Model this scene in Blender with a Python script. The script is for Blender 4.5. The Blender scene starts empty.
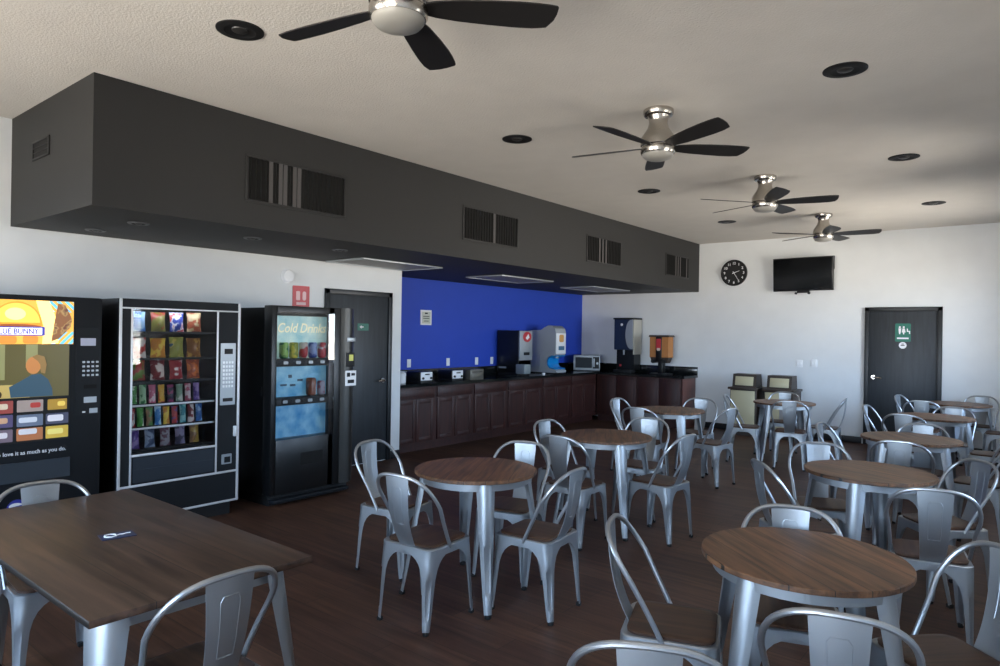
import bpy, bmesh, math, random
from mathutils import Vector, Matrix
random.seed(7)
PI = math.pi
R = math.radians
scene = bpy.context.scene
COL = scene.collection

# ------------------------------------------------------------------ helpers
def lin(c):
    return tuple((v / 12.92) if v <= 0.04045 else ((v + 0.055) / 1.055) ** 2.4 for v in c)
def hx(s):
    return lin(tuple(int(s[i:i + 2], 16) / 255 for i in (0, 2, 4)))

class MB:
    """collects shapes into one bmesh"""
    def __init__(s):
        s.bm = bmesh.new()
    def _mi(s, faces, mi):
        for f in faces:
            f.material_index = mi
    def box(s, x0, x1, y0, y1, z0, z1, bev=0, mi=0, seg=2, M=None):
        t = bmesh.new()
        bmesh.ops.create_cube(t, size=1)
        for v in t.verts:
            v.co = Vector(((x0 + x1) / 2 + v.co.x * (x1 - x0), (y0 + y1) / 2 + v.co.y * (y1 - y0), (z0 + z1) / 2 + v.co.z * (z1 - z0)))
        if bev:
            bmesh.ops.bevel(t, geom=list(t.edges), offset=bev, segments=seg, profile=.5, affect='EDGES')
        s.merge(t, mi, M)
        return s
    def merge(s, t, mi=0, M=None):
        mp = {}
        for v in t.verts:
            mp[v] = s.bm.verts.new(M @ v.co if M else v.co)
        for f in t.faces:
            try:
                nf = s.bm.faces.new([mp[v] for v in f.verts])
                nf.material_index = mi
            except ValueError:
                pass
        t.free()
    def loft(s, rings, mi=0, caps=True, closed=True, loop=False):
        vs = [[s.bm.verts.new(Vector(p)) for p in r] for r in rings]
        n = len(vs[0]); fs = []
        m = len(vs)
        for i in range(m if loop else m - 1):
            a, b = vs[i], vs[(i + 1) % m]
            for j in range(n if closed else n - 1):
                k = (j + 1) % n
                try:
                    fs.append(s.bm.faces.new((a[j], a[k], b[k], b[j])))
                except ValueError:
                    pass
        if caps and closed and not loop:
            fs.append(s.bm.faces.new(list(reversed(vs[0]))))
            fs.append(s.bm.faces.new(vs[-1]))
        s._mi(fs, mi)
        return s
    def lathe(s, prof, n=32, cx=0, cy=0, mi=0, caps=True):
        return s.loft([[(cx + r * math.cos(2 * PI * k / n), cy + r * math.sin(2 * PI * k / n), z) for k in range(n)] for r, z in prof], mi, caps)
    def tube(s, pts, r, n=8, mi=0, closed=False):
        pts = [Vector(p) for p in pts]
        rings = []
        m = len(pts)
        up = None
        for i, p in enumerate(pts):
            if closed:
                d = pts[(i + 1) % m] - pts[i - 1]
            else:
                d = pts[min(i + 1, m - 1)] - pts[max(i - 1, 0)]
            d.normalize()
            if up is None:
                up = Vector((0, 0, 1)) if abs(d.z) < .9 else Vector((1, 0, 0))
            a = d.cross(up); a.normalize()
            b = a.cross(d); b.normalize()
            up = b
            rr = r[i] if isinstance(r, (list, tuple)) else r
            rings.append([p + (a * math.cos(2 * PI * k / n) + b * math.sin(2 * PI * k / n)) * rr for k in range(n)])
        return s.loft(rings, mi, caps=not closed, loop=closed)
    def cyl(s, p0, p1, r0, r1=None, n=16, mi=0):
        return s.tube([p0, p1], [r0, r0 if r1 is None else r1], n, mi)
    def prism(s, poly, axis, a, b, mi=0):
        """poly: 2-d outline, extruded along axis from a to b (x: poly=(y,z); y: poly=(x,z); z: poly=(x,y))"""
        def P(u, v, w):
            return {'x': (w, u, v), 'y': (u, w, v), 'z': (u, v, w)}[axis]
        return s.loft([[P(u, v, a) for u, v in poly], [P(u, v, b) for u, v in poly]], mi)
    def plate(s, cy, cz, w, h, x0, x1, r=0, mi=0, n=5):
        """rounded plate facing +x"""
        return s.prism(rrect(cy, cz, w, h, r, n), 'x', x0, x1, mi)
    def mesh(s, name, mats, off=(0, 0, 0), smooth=35):
        bmesh.ops.recalc_face_normals(s.bm, faces=list(s.bm.faces))
        me = bpy.data.meshes.new(name)
        o = Vector(off)
        for v in s.bm.verts:
            v.co -= o
        for f in s.bm.faces:
            f.smooth = True
        s.bm.to_mesh(me)
        s.bm.free()
        for m in (mats if isinstance(mats, (list, tuple)) else [mats]):
            me.materials.append(m)
        me.set_sharp_from_angle(angle=R(smooth))
        return me

def rrect(cx, cy, w, h, r=0, n=5):
    if r <= 0:
        return [(cx - w / 2, cy - h / 2), (cx + w / 2, cy - h / 2), (cx + w / 2, cy + h / 2), (cx - w / 2, cy + h / 2)]
    out = []
    for sx, sy, a0 in ((1, -1, -90), (1, 1, 0), (-1, 1, 90), (-1, -1, 180)):
        ox, oy = cx + sx * (w / 2 - r), cy + sy * (h / 2 - r)
        for k in range(n + 1):
            a = R(a0 + 90 * k / n)
            out.append((ox + r * math.cos(a), oy + r * math.sin(a)))
    return out

def setp(o, label=None, cat=None, group=None, kind=None):
    if label: o['label'] = label
    if cat: o['category'] = cat
    if group: o['group'] = group
    if kind: o['kind'] = kind
    return o
def empty(name, loc, label=None, cat=None, group=None, kind=None, rz=0):
    o = bpy.data.objects.new(name, None)
    o.empty_display_size = .1
    o.location = loc
    o.rotation_euler = (0, 0, rz)
    COL.objects.link(o)
    return setp(o, label, cat, group, kind)
def wloc(o):
    v = Vector((0, 0, 0))
    while o:
        v += Vector(o.location)
        o = o.parent
    return v
def part(name, mb, mats, parent, label=None, smooth=35, kind=None):
    """mb is in world axes (or the root's own axes when the root stands at the origin)"""
    o = bpy.data.objects.new(name, mb.mesh(name, mats, wloc(parent), smooth))
    o.parent = parent
    COL.objects.link(o)
    if label: o['label'] = label
    if kind: o['kind'] = kind
    return o
def single(name, mb, mats, label=None, cat=None, group=None, kind=None, smooth=35):
    bm = mb.bm
    xs = [v.co.x for v in bm.verts]; ys = [v.co.y for v in bm.verts]; zs = [v.co.z for v in bm.verts]
    c = Vector(((min(xs) + max(xs)) / 2, (min(ys) + max(ys)) / 2, min(zs)))
    o = bpy.data.objects.new(name, mb.mesh(name, mats, c, smooth))
    o.location = c
    COL.objects.link(o)
    return setp(o, label, cat, group, kind)
def struct(name, mb, mats, smooth=35):
    return single(name, mb, mats, kind='structure', smooth=smooth)
def dup(root, loc, rz, label=None, group=None, mats=None):
    r = root.copy(); COL.objects.link(r)
    r.location = loc; r.rotation_euler = (0, 0, rz)
    if label: r['label'] = label
    if group: r['group'] = group
    for ch in list(root.children):
        c = ch.copy(); COL.objects.link(c); c.parent = r
        for g in list(ch.children):
            d = g.copy(); COL.objects.link(d); d.parent = c
    return r
def text_mb(body, size, shear=0, align='LEFT', ext=.001, bold=0):
    cu = bpy.data.curves.new('lettering', 'FONT')
    cu.body = body; cu.size = size; cu.shear = shear; cu.align_x = align; cu.extrude = ext; cu.offset = bold
    cu.resolution_u = 3
    o = bpy.data.objects.new('lettering', cu)
    COL.objects.link(o)
    dg = bpy.context.evaluated_depsgraph_get()
    me = bpy.data.meshes.new_from_object(o.evaluated_get(dg))
    bpy.data.objects.remove(o)
    bpy.data.curves.remove(cu)
    return me
def text(body, size, M, mat, name, parent, shear=0, align='LEFT', bold=0, sx=1):
    me = text_mb(body, size, shear, align, .0008, bold)
    mb = MB()
    t = bmesh.new(); t.from_mesh(me)
    S = Matrix.Diagonal((sx, 1, 1, 1))
    mb.merge(t, 0, M @ S)
    bpy.data.meshes.remove(me)
    return part(name, mb, mat, parent, smooth=20)
def face_x(x, y, z):      # text reading along +y, facing +x
    return Matrix(((0, 0, 1, x), (1, 0, 0, y), (0, 1, 0, z), (0, 0, 0, 1)))
def face_ny(x, y, z):     # text reading along +x, facing -y
    return Matrix(((1, 0, 0, x), (0, 0, -1, y), (0, 1, 0, z), (0, 0, 0, 1)))

# ------------------------------------------------------------------ materials
def mat(name, col, rough=.5, metal=0, spec=.5, bump=0, bscale=40, emit=None, estr=0, coat=0):
    m = bpy.data.materials.new(name); m.use_nodes = True
    nt = m.node_tree; b = nt.nodes['Principled BSDF']
    if isinstance(col, str): col = hx(col)
    b.inputs['Base Color'].default_value = (*col, 1)
    b.inputs['Roughness'].default_value = rough
    b.inputs['Metallic'].default_value = metal
    b.inputs['Specular IOR Level'].default_value = spec
    b.inputs['Coat Weight'].default_value = coat
    if emit:
        if isinstance(emit, str): emit = hx(emit)
        b.inputs['Emission Color'].default_value = (*emit, 1)
        b.inputs['Emission Strength'].default_value = estr
    tc = nt.nodes.new('ShaderNodeTexCoord')
    n = nt.nodes.new('ShaderNodeTexNoise'); n.inputs['Scale'].default_value = bscale; n.inputs['Detail'].default_value = 4
    nt.links.new(tc.outputs['Object'], n.inputs['Vector'])
    if bump:
        bp = nt.nodes.new('ShaderNodeBump'); bp.inputs['Strength'].default_value = bump; bp.inputs['Distance'].default_value = .004
        nt.links.new(n.outputs['Fac'], bp.inputs['Height']); nt.links.new(bp.outputs['Normal'], b.inputs['Normal'])
    # faint wear in the colour, so that no surface is perfectly flat
    mx = nt.nodes.new('ShaderNodeMix'); mx.data_type = 'RGBA'; mx.blend_type = 'MULTIPLY'
    mx.inputs[0].default_value = .12
    mx.inputs[6].default_value = (*col, 1)
    n2 = nt.nodes.new('ShaderNodeTexNoise'); n2.inputs['Scale'].default_value = 3.5; n2.inputs['Detail'].default_value = 5
    nt.links.new(tc.outputs['Object'], n2.inputs['Vector'])
    nt.links.new(n2.outputs['Fac'], mx.inputs[7])
    nt.links.new(mx.outputs[2], b.inputs['Base Color'])
    return m

def wood(name, c1, c2, rough=.4, scale=1.0, axis=0, seams=0, rand=True, bump=.15):
    m = bpy.data.materials.new(name); m.use_nodes = True
    nt = m.node_tree; L = nt.links; b = nt.nodes['Principled BSDF']
    b.inputs['Roughness'].default_value = rough
    tc = nt.nodes.new('ShaderNodeTexCoord'); mp = nt.nodes.new('ShaderNodeMapping')
    sc = [18 * scale] * 3; sc[axis] = 1.4 * scale
    mp.inputs['Scale'].default_value = sc
    vec = tc.outputs['Object']
    if rand:
        oi = nt.nodes.new('ShaderNodeObjectInfo')
        va = nt.nodes.new('ShaderNodeVectorMath'); va.operation = 'MULTIPLY_ADD'
        va.inputs[1].default_value = (7, 7, 7)
        L.new(oi.outputs['Random'], va.inputs[0]); L.new(vec, va.inputs[2])
        vec = va.outputs[0]
    L.new(vec, mp.inputs['Vector'])
    n = nt.nodes.new('ShaderNodeTexNoise'); n.inputs['Scale'].default_value = 1.6; n.inputs['Detail'].default_value = 8; n.inputs['Distortion'].default_value = .5
    L.new(mp.outputs[0], n.inputs['Vector'])
    cr = nt.nodes.new('ShaderNodeValToRGB')
    cr.color_ramp.elements[0].position = .34; cr.color_ramp.elements[0].color = (*hx(c1), 1)
    cr.color_ramp.elements[1].position = .68; cr.color_ramp.elements[1].color = (*hx(c2), 1)
    L.new(n.outputs['Fac'], cr.inputs[0])
    out = cr.outputs[0]
    if seams:
        sep = nt.nodes.new('ShaderNodeSeparateXYZ'); L.new(tc.outputs['Object'], sep.inputs[0])
        mo = nt.nodes.new('ShaderNodeMath'); mo.operation = 'PINGPONG'; mo.inputs[1].default_value = seams / 2
        L.new(sep.outputs[1 if axis == 0 else 0], mo.inputs[0])
        gt = nt.nodes.new('ShaderNodeMath'); gt.operation = 'LESS_THAN'; gt.inputs[1].default_value = .0016
        L.new(mo.outputs[0], gt.inputs[0])
        # board to board tone
        fl = nt.nodes.new('ShaderNodeMath'); fl.operation = 'DIVIDE'; fl.inputs[1].default_value = seams
        L.new(sep.outputs[1 if axis == 0 else 0], fl.inputs[0])
        f2 = nt.nodes.new('ShaderNodeMath'); f2.operation = 'ROUND'; L.new(fl.outputs[0], f2.inputs[0])
        wn = nt.nodes.new('ShaderNodeTexWhiteNoise'); wn.noise_dimensions = '1D'; L.new(f2.outputs[0], wn.inputs['W'])
        mr = nt.nodes.new('ShaderNodeMapRange'); mr.inputs[3].default_value = .86; mr.inputs[4].default_value = 1.08
        L.new(wn.outputs[0], mr.inputs[0])
        mm = nt.nodes.new('ShaderNodeMix'); mm.data_type = 'RGBA'; mm.blend_type = 'MULTIPLY'; mm.inputs[0].default_value = 1
        L.new(out, mm.inputs[6]); L.new(mr.outputs[0], mm.inputs[7])
        mx = nt.nodes.new('ShaderNodeMix'); mx.data_type = 'RGBA'
        L.new(gt.outputs[0], mx.inputs[0]); L.new(mm.outputs[2], mx.inputs[6]); mx.inputs[7].default_value = (.008, .006, .005, 1)
        out = mx.outputs[2]
    L.new(out, b.inputs['Base Color'])
    bp = nt.nodes.new('ShaderNodeBump'); bp.inputs['Strength'].default_value = bump; bp.inputs['Distance'].default_value = .002
    L.new(n.outputs['Fac'], bp.inputs['Height']); L.new(bp.outputs[0], b.inputs['Normal'])
    return m

def floor_mat():
    m = bpy.data.materials.new('floor_planks'); m.use_nodes = True
    nt = m.node_tree; L = nt.links; b = nt.nodes['Principled BSDF']
    tc = nt.nodes.new('ShaderNodeTexCoord')
    br = nt.nodes.new('ShaderNodeTexBrick')
    br.inputs['Scale'].default_value = 1; br.inputs['Brick Width'].default_value = 1.22; br.inputs['Row Height'].default_value = .15
    br.inputs['Mortar Size'].default_value = .0016; br.inputs['Mortar Smooth'].default_value = .2; br.offset = .37
    br.inputs['Color1'].default_value = (*hx('573c2d'), 1); br.inputs['Color2'].default_value = (*hx('462e23'), 1)
    br.inputs['Mortar'].default_value = (.006, .005, .004, 1)
    L.new(tc.outputs['Object'], br.inputs['Vector'])
    mp = nt.nodes.new('ShaderNodeMapping'); mp.inputs['Scale'].default_value = (1.2, 16, 1)
    L.new(tc.outputs['Object'], mp.inputs[0])
    n = nt.nodes.new('ShaderNodeTexNoise'); n.inputs['Scale'].default_value = 1.5; n.inputs['Detail'].default_value = 8; n.inputs['Distortion'].default_value = .6
    L.new(mp.outputs[0], n.inputs['Vector'])
    mr = nt.nodes.new('ShaderNodeMapRange'); mr.inputs[1].default_value = .3; mr.inputs[2].default_value = .7; mr.inputs[3].default_value = .55; mr.inputs[4].default_value = 1.25
    L.new(n.outputs['Fac'], mr.inputs[0])
    mm = nt.nodes.new('ShaderNodeMix'); mm.data_type = 'RGBA'; mm.blend_type = 'MULTIPLY'; mm.inputs[0].default_value = 1
    L.new(br.outputs['Color'], mm.inputs[6]); L.new(mr.outputs[0], mm.inputs[7])
    L.new(mm.outputs[2], b.inputs['Base Color'])
    b.inputs['Roughness'].default_value = .5; b.inputs['Specular IOR Level'].default_value = .3
    bp = nt.nodes.new('ShaderNodeBump'); bp.inputs['Strength'].default_value = .12; bp.inputs['Distance'].default_value = .003
    L.new(n.outputs['Fac'], bp.inputs['Height']); L.new(bp.outputs[0], b.inputs['Normal'])
    return m

def glass_mat(name, tint=(1, 1, 1), ior=1.45, rough=.02):
    m = bpy.data.materials.new(name); m.use_nodes = True
    nt = m.node_tree; L = nt.links
    nt.nodes.remove(nt.nodes['Principled BSDF'])
    out = [n for n in nt.nodes if n.type == 'OUTPUT_MATERIAL'][0]
    tr = nt.nodes.new('ShaderNodeBsdfTransparent'); tr.inputs[0].default_value = (*tint, 1)
    gl = nt.nodes.new('ShaderNodeBsdfGlossy'); gl.inputs['Roughness'].default_value = rough
    fr = nt.nodes.new('ShaderNodeFresnel'); fr.inputs[0].default_value = ior
    mx = nt.nodes.new('ShaderNodeMixShader')
    L.new(fr.outputs[0], mx.inputs[0]); L.new(tr.outputs[0], mx.inputs[1]); L.new(gl.outputs[0], mx.inputs[2])
    L.new(mx.outputs[0], out.inputs[0])
    return m

def two_tone(name, c1, c2, c3=None, rough=.35):
    """printed wrapper: a body colour with a blotchy print in a second (and third) colour"""
    m = bpy.data.materials.new(name); m.use_nodes = True
    nt = m.node_tree; L = nt.links; b = nt.nodes['Principled BSDF']
    b.inputs['Roughness'].default_value = rough
    tc = nt.nodes.new('ShaderNodeTexCoord')
    oi = nt.nodes.new('ShaderNodeObjectInfo')
    va = nt.nodes.new('ShaderNodeVectorMath'); va.operation = 'MULTIPLY_ADD'; va.inputs[1].default_value = (5, 5, 5)
    L.new(oi.outputs['Random'], va.inputs[0]); L.new(tc.outputs['Object'], va.inputs[2])
    n = nt.nodes.new('ShaderNodeTexNoise'); n.inputs['Scale'].default_value = 16; n.inputs['Detail'].default_value = 2
    L.new(va.outputs[0], n.inputs['Vector'])
    cr = nt.nodes.new('ShaderNodeValToRGB'); e = cr.color_ramp.elements
    e[0].position = .5; e[0].color = (*hx(c1), 1)
    e[1].position = .56; e[1].color = (*hx(c2), 1)
    if c3:
        k = e.new(.64); k.color = (*hx(c3), 1)
    L.new(n.outputs['Fac'], cr.inputs[0]); L.new(cr.outputs[0], b.inputs['Base Color'])
    return m

M_wall = mat('white_wall_paint', 'e4e7e8', .75, bump=.12, bscale=120)
M_ceil = mat('stippled_ceiling_paint', 'd6d1c9', .9, bump=.8, bscale=75)
M_soff = mat('charcoal_soffit_paint', '222222', .65, bump=.12, bscale=110)
M_blue = mat('royal_blue_wall_paint', '1c44ba', .6, bump=.1, bscale=110)
M_floor = floor_mat()
M_base = mat('black_baseboard', '17171a', .45)
M_door = wood('black_stained_door', '25292d', '30353a', .45, 1, 2, bump=.05)
M_doorfr = mat('black_door_frame', '1d2023', .4)
M_steel = mat('galvanised_steel', (.41, .432, .45), .44, .88)
M_steel2 = mat('steel_tube', (.44, .46, .48), .34, .85)
M_rubber = mat('black_rubber', '101010', .7)
M_seat = wood('walnut_seat', '35231a', '553a28', .5, 1.2, 1)
M_top = wood('walnut_table_top', '4a3222', '80593c', .48, 1.25, 0, seams=.125)
M_nick = mat('brushed_nickel', (.52, .49, .45), .24, 1)
M_blade = mat('dark_fan_blade', '1e1d1d', .5)
M_opal = mat('opal_glass', '97958f', .4)
M_blk = mat('black_enamel', '0e1012', .32)
M_blk2 = mat('matt_black', '0c0d0f', .6)
M_grey = mat('charcoal_panel', '14181d', .6, spec=.3)
M_alu = mat('aluminium_trim', (.74, .76, .78), .4, .3)
M_silver = mat('silver_panel', 'a9b0b5', .35, .4)
M_white = mat('white_plastic', 'eef0f2', .4)
M_cream = mat('cream_laminate', 'c9bf9b', .5)
M_brown = mat('brown_plastic', '3a2e24', .45)
M_granite = mat('black_granite', '101314', .12, spec=.6, bscale=200)
M_cherry = wood('dark_cherry_cabinet', '2a120f', '3e1c16', .5, 1, 2, bump=.06)
M_cherry_lit = wood('dark_cherry_lit_end', '5d3730', '6e443a', .42, 1, 2, bump=.06)  # cabinet cherry made paler: light on the end face put into the colour
M_glass = glass_mat('clear_glass')
M_chrome = mat('chrome', (.8, .8, .8), .12, 1)
M_red = mat('red_enamel', 'c2343c', .4)
M_green = mat('green_sign', '12705c', .45)
M_cyan = mat('cyan_plastic', '1587cc', .3)
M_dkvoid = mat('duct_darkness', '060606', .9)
M_plate = mat('white_switch_plate', 'f0f2f4', .4)
M_diff = mat('frosted_light_panel', '9a9a98', .5)
M_lens = mat('lamp_glass', '2c2b2a', .35)

# ------------------------------------------------------------------ room dimensions (metres)
H, D, HB, W = 3.246, 11.551, 2.394, 1.619
XR, YN, XB, YE, Y0 = 6.85, -1.7, -.805, 5.91, 1.716
T = .15

struct('floor', MB().box(XB - T, XR + T, YN - T, D + T, -.1, 0), M_floor)
struct('ceiling', MB().box(XB - T, XR + T, YN - T, D + T, H, H + .15), M_ceil)
struct('wall_left', MB().box(XB - T, 0, YN - T, YE, 0, H), M_wall)
struct('wall_alcove', MB().box(XB - T, XB, YE, D + T, 0, H), M_blue)
struct('wall_far', MB().box(XB, XR + T, D, D + T, 0, H), M_wall)
struct('trim_1', MB().box(0, W, Y0, YE, HB, H).box(XB, W, YE, D, HB, H), M_soff)
struct('baseboard_left', MB().box(0, .014, YN, 4.70, 0, .1, .004).box(0, .014, 5.76, YE, 0, .1, .004), M_base)
struct('baseboard_far', MB().box(1.6, 4.25, D - .014, D, 0, .1, .004).box(5.30, XR, D - .014, D, 0, .1, .004), M_base)

# right and near walls: window openings, frames, panes, portals
def window_wall(axis, wallname, pos, sgn, a0, a1, wins, z0, z1, first):
    """axis 'x': wall stands at x=pos (openings along y); axis 'y': wall stands at y=pos"""
    def bx(mb, u0, u1, w0, w1, za, zb, bev=0):
        if axis == 'x': mb.box(min(w0, w1), max(w0, w1), u0, u1, za, zb, bev)
        else: mb.box(u0, u1, min(w0, w1), max(w0, w1), za, zb, bev)
    mb = MB()
    w0, w1 = pos, pos + sgn * T
    bx(mb, a0, a1, w0, w1, 0, z0)
    bx(mb, a0, a1, w0, w1, z1, H)
    e = [a0] + [v for w in wins for v in w] + [a1]
    for i in range(0, len(e), 2):
        bx(mb, e[i], e[i + 1], w0, w1, z0, z1)
    struct(wallname, mb, M_wall)
    for i, (u0, u1) in enumerate(wins):
        f = MB(); m0, m1 = pos + sgn * .05, pos + sgn * .11
        t = .05
        bx(f, u0, u1, m0, m1, z0, z0 + t, .004); bx(f, u0, u1, m0, m1, z1 - t, z1, .004)
        bx(f, u0, u0 + t, m0, m1, z0, z1, .004); bx(f, u1 - t, u1, m0, m1, z0, z1, .004)
        um = (u0 + u1) / 2
        bx(f, um - .02, um + .02, m0, m1, z0, z1, .004)
        o = struct('window_%d' % (first + i), f, M_doorfr)
        g = MB(); bx(g, u0 + t, u1 - t, pos + sgn * .075, pos + sgn * .083, z0 + t, z1 - t)
        part('pane', g, M_glass, o)
        li = bpy.data.lights.new('window_portal', 'AREA'); li.shape = 'RECTANGLE'
        li.cycles.is_portal = True
        li.size = u1 - u0; li.size_y = z1 - z0
        lo = bpy.data.objects.new('window_portal', li); COL.objects.link(lo)
        p = (u0 + u1) / 2
        lo.location = (pos + sgn * .13, p, (z0 + z1) / 2) if axis == 'x' else (p, pos + sgn * .13, (z0 + z1) / 2)
        d = Vector((-sgn, 0, 0)) if axis == 'x' else Vector((0, -sgn, 0))
        lo.rotation_euler = d.to_track_quat('-Z', 'Y').to_euler()
window_wall('x', 'wall_right', XR, 1, YN - T, D, [(3.7, 4.94), (6.25, 7.2), (8.45, 10.8)], .95, 2.6, 1)  # middle opening added out of view to lighten the ceiling at the right
window_wall('y', 'wall_near', YN, -1, 0, XR, [(1.0, 3.0), (4.2, 6.6)], .55, 2.8, 4)

# half-lowered slatted blind at the first window
bl = MB()
for k in range(26):
    z = 1.46 + k * .042
    bl.prism([(XR + .015, z - .008), (XR + .016, z - .007), (XR + .042, z + .009), (XR + .041, z + .008)], 'y', 3.72, 4.92)
bl.box(XR + .012, XR + .045, 3.72, 4.92, 1.425, 1.448, .003).box(XR + .01, XR + .048, 3.72, 4.92, 2.55, 2.598, .003)
struct('window_6', bl, M_white)
# ------------------------------------------------------------------ doors of the room
d1 = empty('door_1', (0, 5.23, 0), kind='structure')
y0, y1 = 4.722, 5.736
part('door_frame', MB().box(0, .03, y0, y0 + .06, 0, 2.09, .004).box(0, .03, y1 - .06, y1, 0, 2.09, .004).box(0, .03, y0, y1, 2.03, 2.09, .004), M_doorfr, d1)
leaf = part('door_leaf', MB().box(.002, .012, y0 + .06, y1 - .06, .01, 2.03, .002), M_door, d1)
hd = MB(); hd.cyl((.012, 5.60, 1.0), (.022, 5.60, 1.0), .032, n=20); hd.tube([(.022, 5.60, 1.0), (.06, 5.60, 1.0), (.066, 5.585, 1.0), (.066, 5.49, .995)], .011)
part('door_handle', hd, M_chrome, leaf, 'silver lever handle')
d2 = empty('door_2', (4.77, D, 0), kind='structure')
x0, x1 = 4.273, 5.274
part('door_frame', MB().box(x0, x0 + .06, D - .03, D, 0, 2.09, .004).box(x1 - .06, x1, D - .03, D, 0, 2.09, .004).box(x0, x1, D - .03, D, 2.03, 2.09, .004), M_doorfr, d2)
leaf = part('door_leaf', MB().box(x0 + .06, x1 - .06, D - .012, D - .002, .01, 2.03, .002), M_door, d2)
hd = MB(); hd.cyl((4.40, D - .012, 1.03), (4.40, D - .022, 1.03), .032, n=20); hd.tube([(4.40, D - .022, 1.03), (4.40, D - .06, 1.03), (4.415, D - .066, 1.03), (4.52, D - .066, 1.02)], .011)
part('door_handle', hd, M_chrome, leaf, 'silver lever handle')

# door signs
s = empty('exit_sign', (.013, 5.27, 1.6), 'small green exit sign with white arrow on the black door beside the drinks machine', 'sign')
part('sign_plate', MB().plate(5.28, 1.655, .17, .085, .0125, .016, .006), M_green, s)
ar = MB(); ar.prism([(5.225, 1.655), (5.255, 1.675), (5.255, 1.662), (5.285, 1.662), (5.285, 1.648), (5.255, 1.648), (5.255, 1.635)], 'x', .016, .0172)
part('arrow', ar, M_white, s)
s = empty('restroom_sign', (4.78, D - .013, 1.5), 'green restroom sign with white figures on the black door in the far wall', 'sign')
part('sign_plate', MB().prism(rrect(4.78, 1.71, .2, .27, .012), 'y', D - .017, D - .0125), M_green, s)
fg = MB()
for cx in (4.74, 4.79):
    fg.lathe([(.0, 0)], 3) if False else None
    fg.prism([(cx + .014 * math.cos(a * PI / 6), 1.79 + .014 * math.sin(a * PI / 6)) for a in range(12)], 'y', D - .0185, D - .0165)
fg.prism([(4.722, 1.772), (4.758, 1.772), (4.752, 1.71), (4.745, 1.685), (4.735, 1.685), (4.728, 1.71)], 'y', D - .0185, D - .0165)
fg.prism([(4.776, 1.772), (4.804, 1.772), (4.815, 1.712), (4.80, 1.712), (4.797, 1.685), (4.783, 1.685), (4.78, 1.712), (4.765, 1.712)], 'y', D - .0185, D - .0165)
fg.prism([(4.83, 1.77), (4.842, 1.77), (4.846, 1.735), (4.872, 1.735), (4.872, 1.69), (4.86, 1.69), (4.858, 1.722), (4.832, 1.722)], 'y', D - .0185, D - .0165)
part('figures', fg, M_white, s)
part('lettering_bar', MB().prism(rrect(4.78, 1.625, .15, .022, .004), 'y', D - .0185, D - .0165), M_white, s)
s = MB(); s.prism([(4.78 + .05 * math.cos(a * PI / 12), 1.52 + .05 * math.sin(a * PI / 12)) for a in range(24)], 'y', D - .016, D - .0125)
s.prism(rrect(4.78, 1.52, .05, .012, .002), 'y', D - .0172, D - .0158, 1); s.prism(rrect(4.78, 1.54, .03, .01, .002), 'y', D - .0172, D - .0158, 1)
single('door_plaque', s, [M_white, M_grey], 'small round white plaque below the green restroom sign', 'sign')

# ------------------------------------------------------------------ soffit fittings
M_vane = mat('grey_lit_vane', '4a4848', .6)
def vent(y0, y1, label, z0=2.61, z1=2.935, seedv=0):
    r = empty('air_vent', (W, (y0 + y1) / 2, z0), label, 'vent', 'black return grilles along the front of the dark soffit')
    t = .022
    part('vent_frame', MB().box(W, W + .012, y0 - t, y1 + t, z0 - t, z0, .003).box(W, W + .012, y0 - t, y1 + t, z1, z1 + t, .003)
         .box(W, W + .012, y0 - t, y0, z0, z1, .003).box(W, W + .012, y1, y1 + t, z0, z1, .003), M_soff, r)
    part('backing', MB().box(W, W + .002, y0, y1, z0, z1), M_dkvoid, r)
    n = max(6, int((y1 - y0) / .042))
    w = (y1 - y0) / n
    rr = random.Random(seedv)
    turned = {int(n * a) for a in {1: (.22, .30, .38, .45, .52), 2: (.55,), 3: (.35, .46, .57), 4: (.42, .52, .62, .9)}[seedv]}
    for k in range(n):
        c = y0 + (k + .5) * w
        mb = MB()
        # a few blades are knocked shut and face the room, the rest stand edge-on
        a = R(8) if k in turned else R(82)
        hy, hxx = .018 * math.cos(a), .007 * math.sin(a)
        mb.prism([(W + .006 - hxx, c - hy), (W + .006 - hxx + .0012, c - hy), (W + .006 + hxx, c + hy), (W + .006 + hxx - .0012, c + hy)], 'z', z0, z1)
        part('louvre', mb, M_vane if k in turned else M_dkvoid, r)  # shade put into the colour: turned blades paler, edge-on ones near-black
vent(2.80, 3.71, 'long black louvred grille on the soffit nearest the camera, above the snack machine', seedv=1)
vent(5.28, 6.20, 'black grille on the soffit, second from the near end', seedv=2)
vent(7.755, 8.66, 'black grille on the soffit, third from the near end', seedv=3)
vent(10.19, 11.06, 'black grille at the far end of the soffit front', seedv=4)
r = empty('air_vent', (.68, Y0, 2.85), 'small dark register on the near end face of the soffit', 'vent')
part('vent_frame', MB().box(.50, .52, Y0 - .01, Y0, 2.84, 2.97, .002).box(.83, .85, Y0 - .01, Y0, 2.84, 2.97, .002).box(.5, .85, Y0 - .01, Y0, 2.835, 2.85, .002).box(.5, .85, Y0 - .01, Y0, 2.96, 2.975, .002), M_soff, r)
part('backing', MB().box(.52, .83, Y0 - .002, Y0, 2.85, 2.96), M_dkvoid, r)
part('louvre', MB().box(.52, .83, Y0 - .008, Y0 - .004, 2.885, 2.89).box(.52, .83, Y0 - .008, Y0 - .004, 2.92, 2.925), M_blk2, r)

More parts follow.
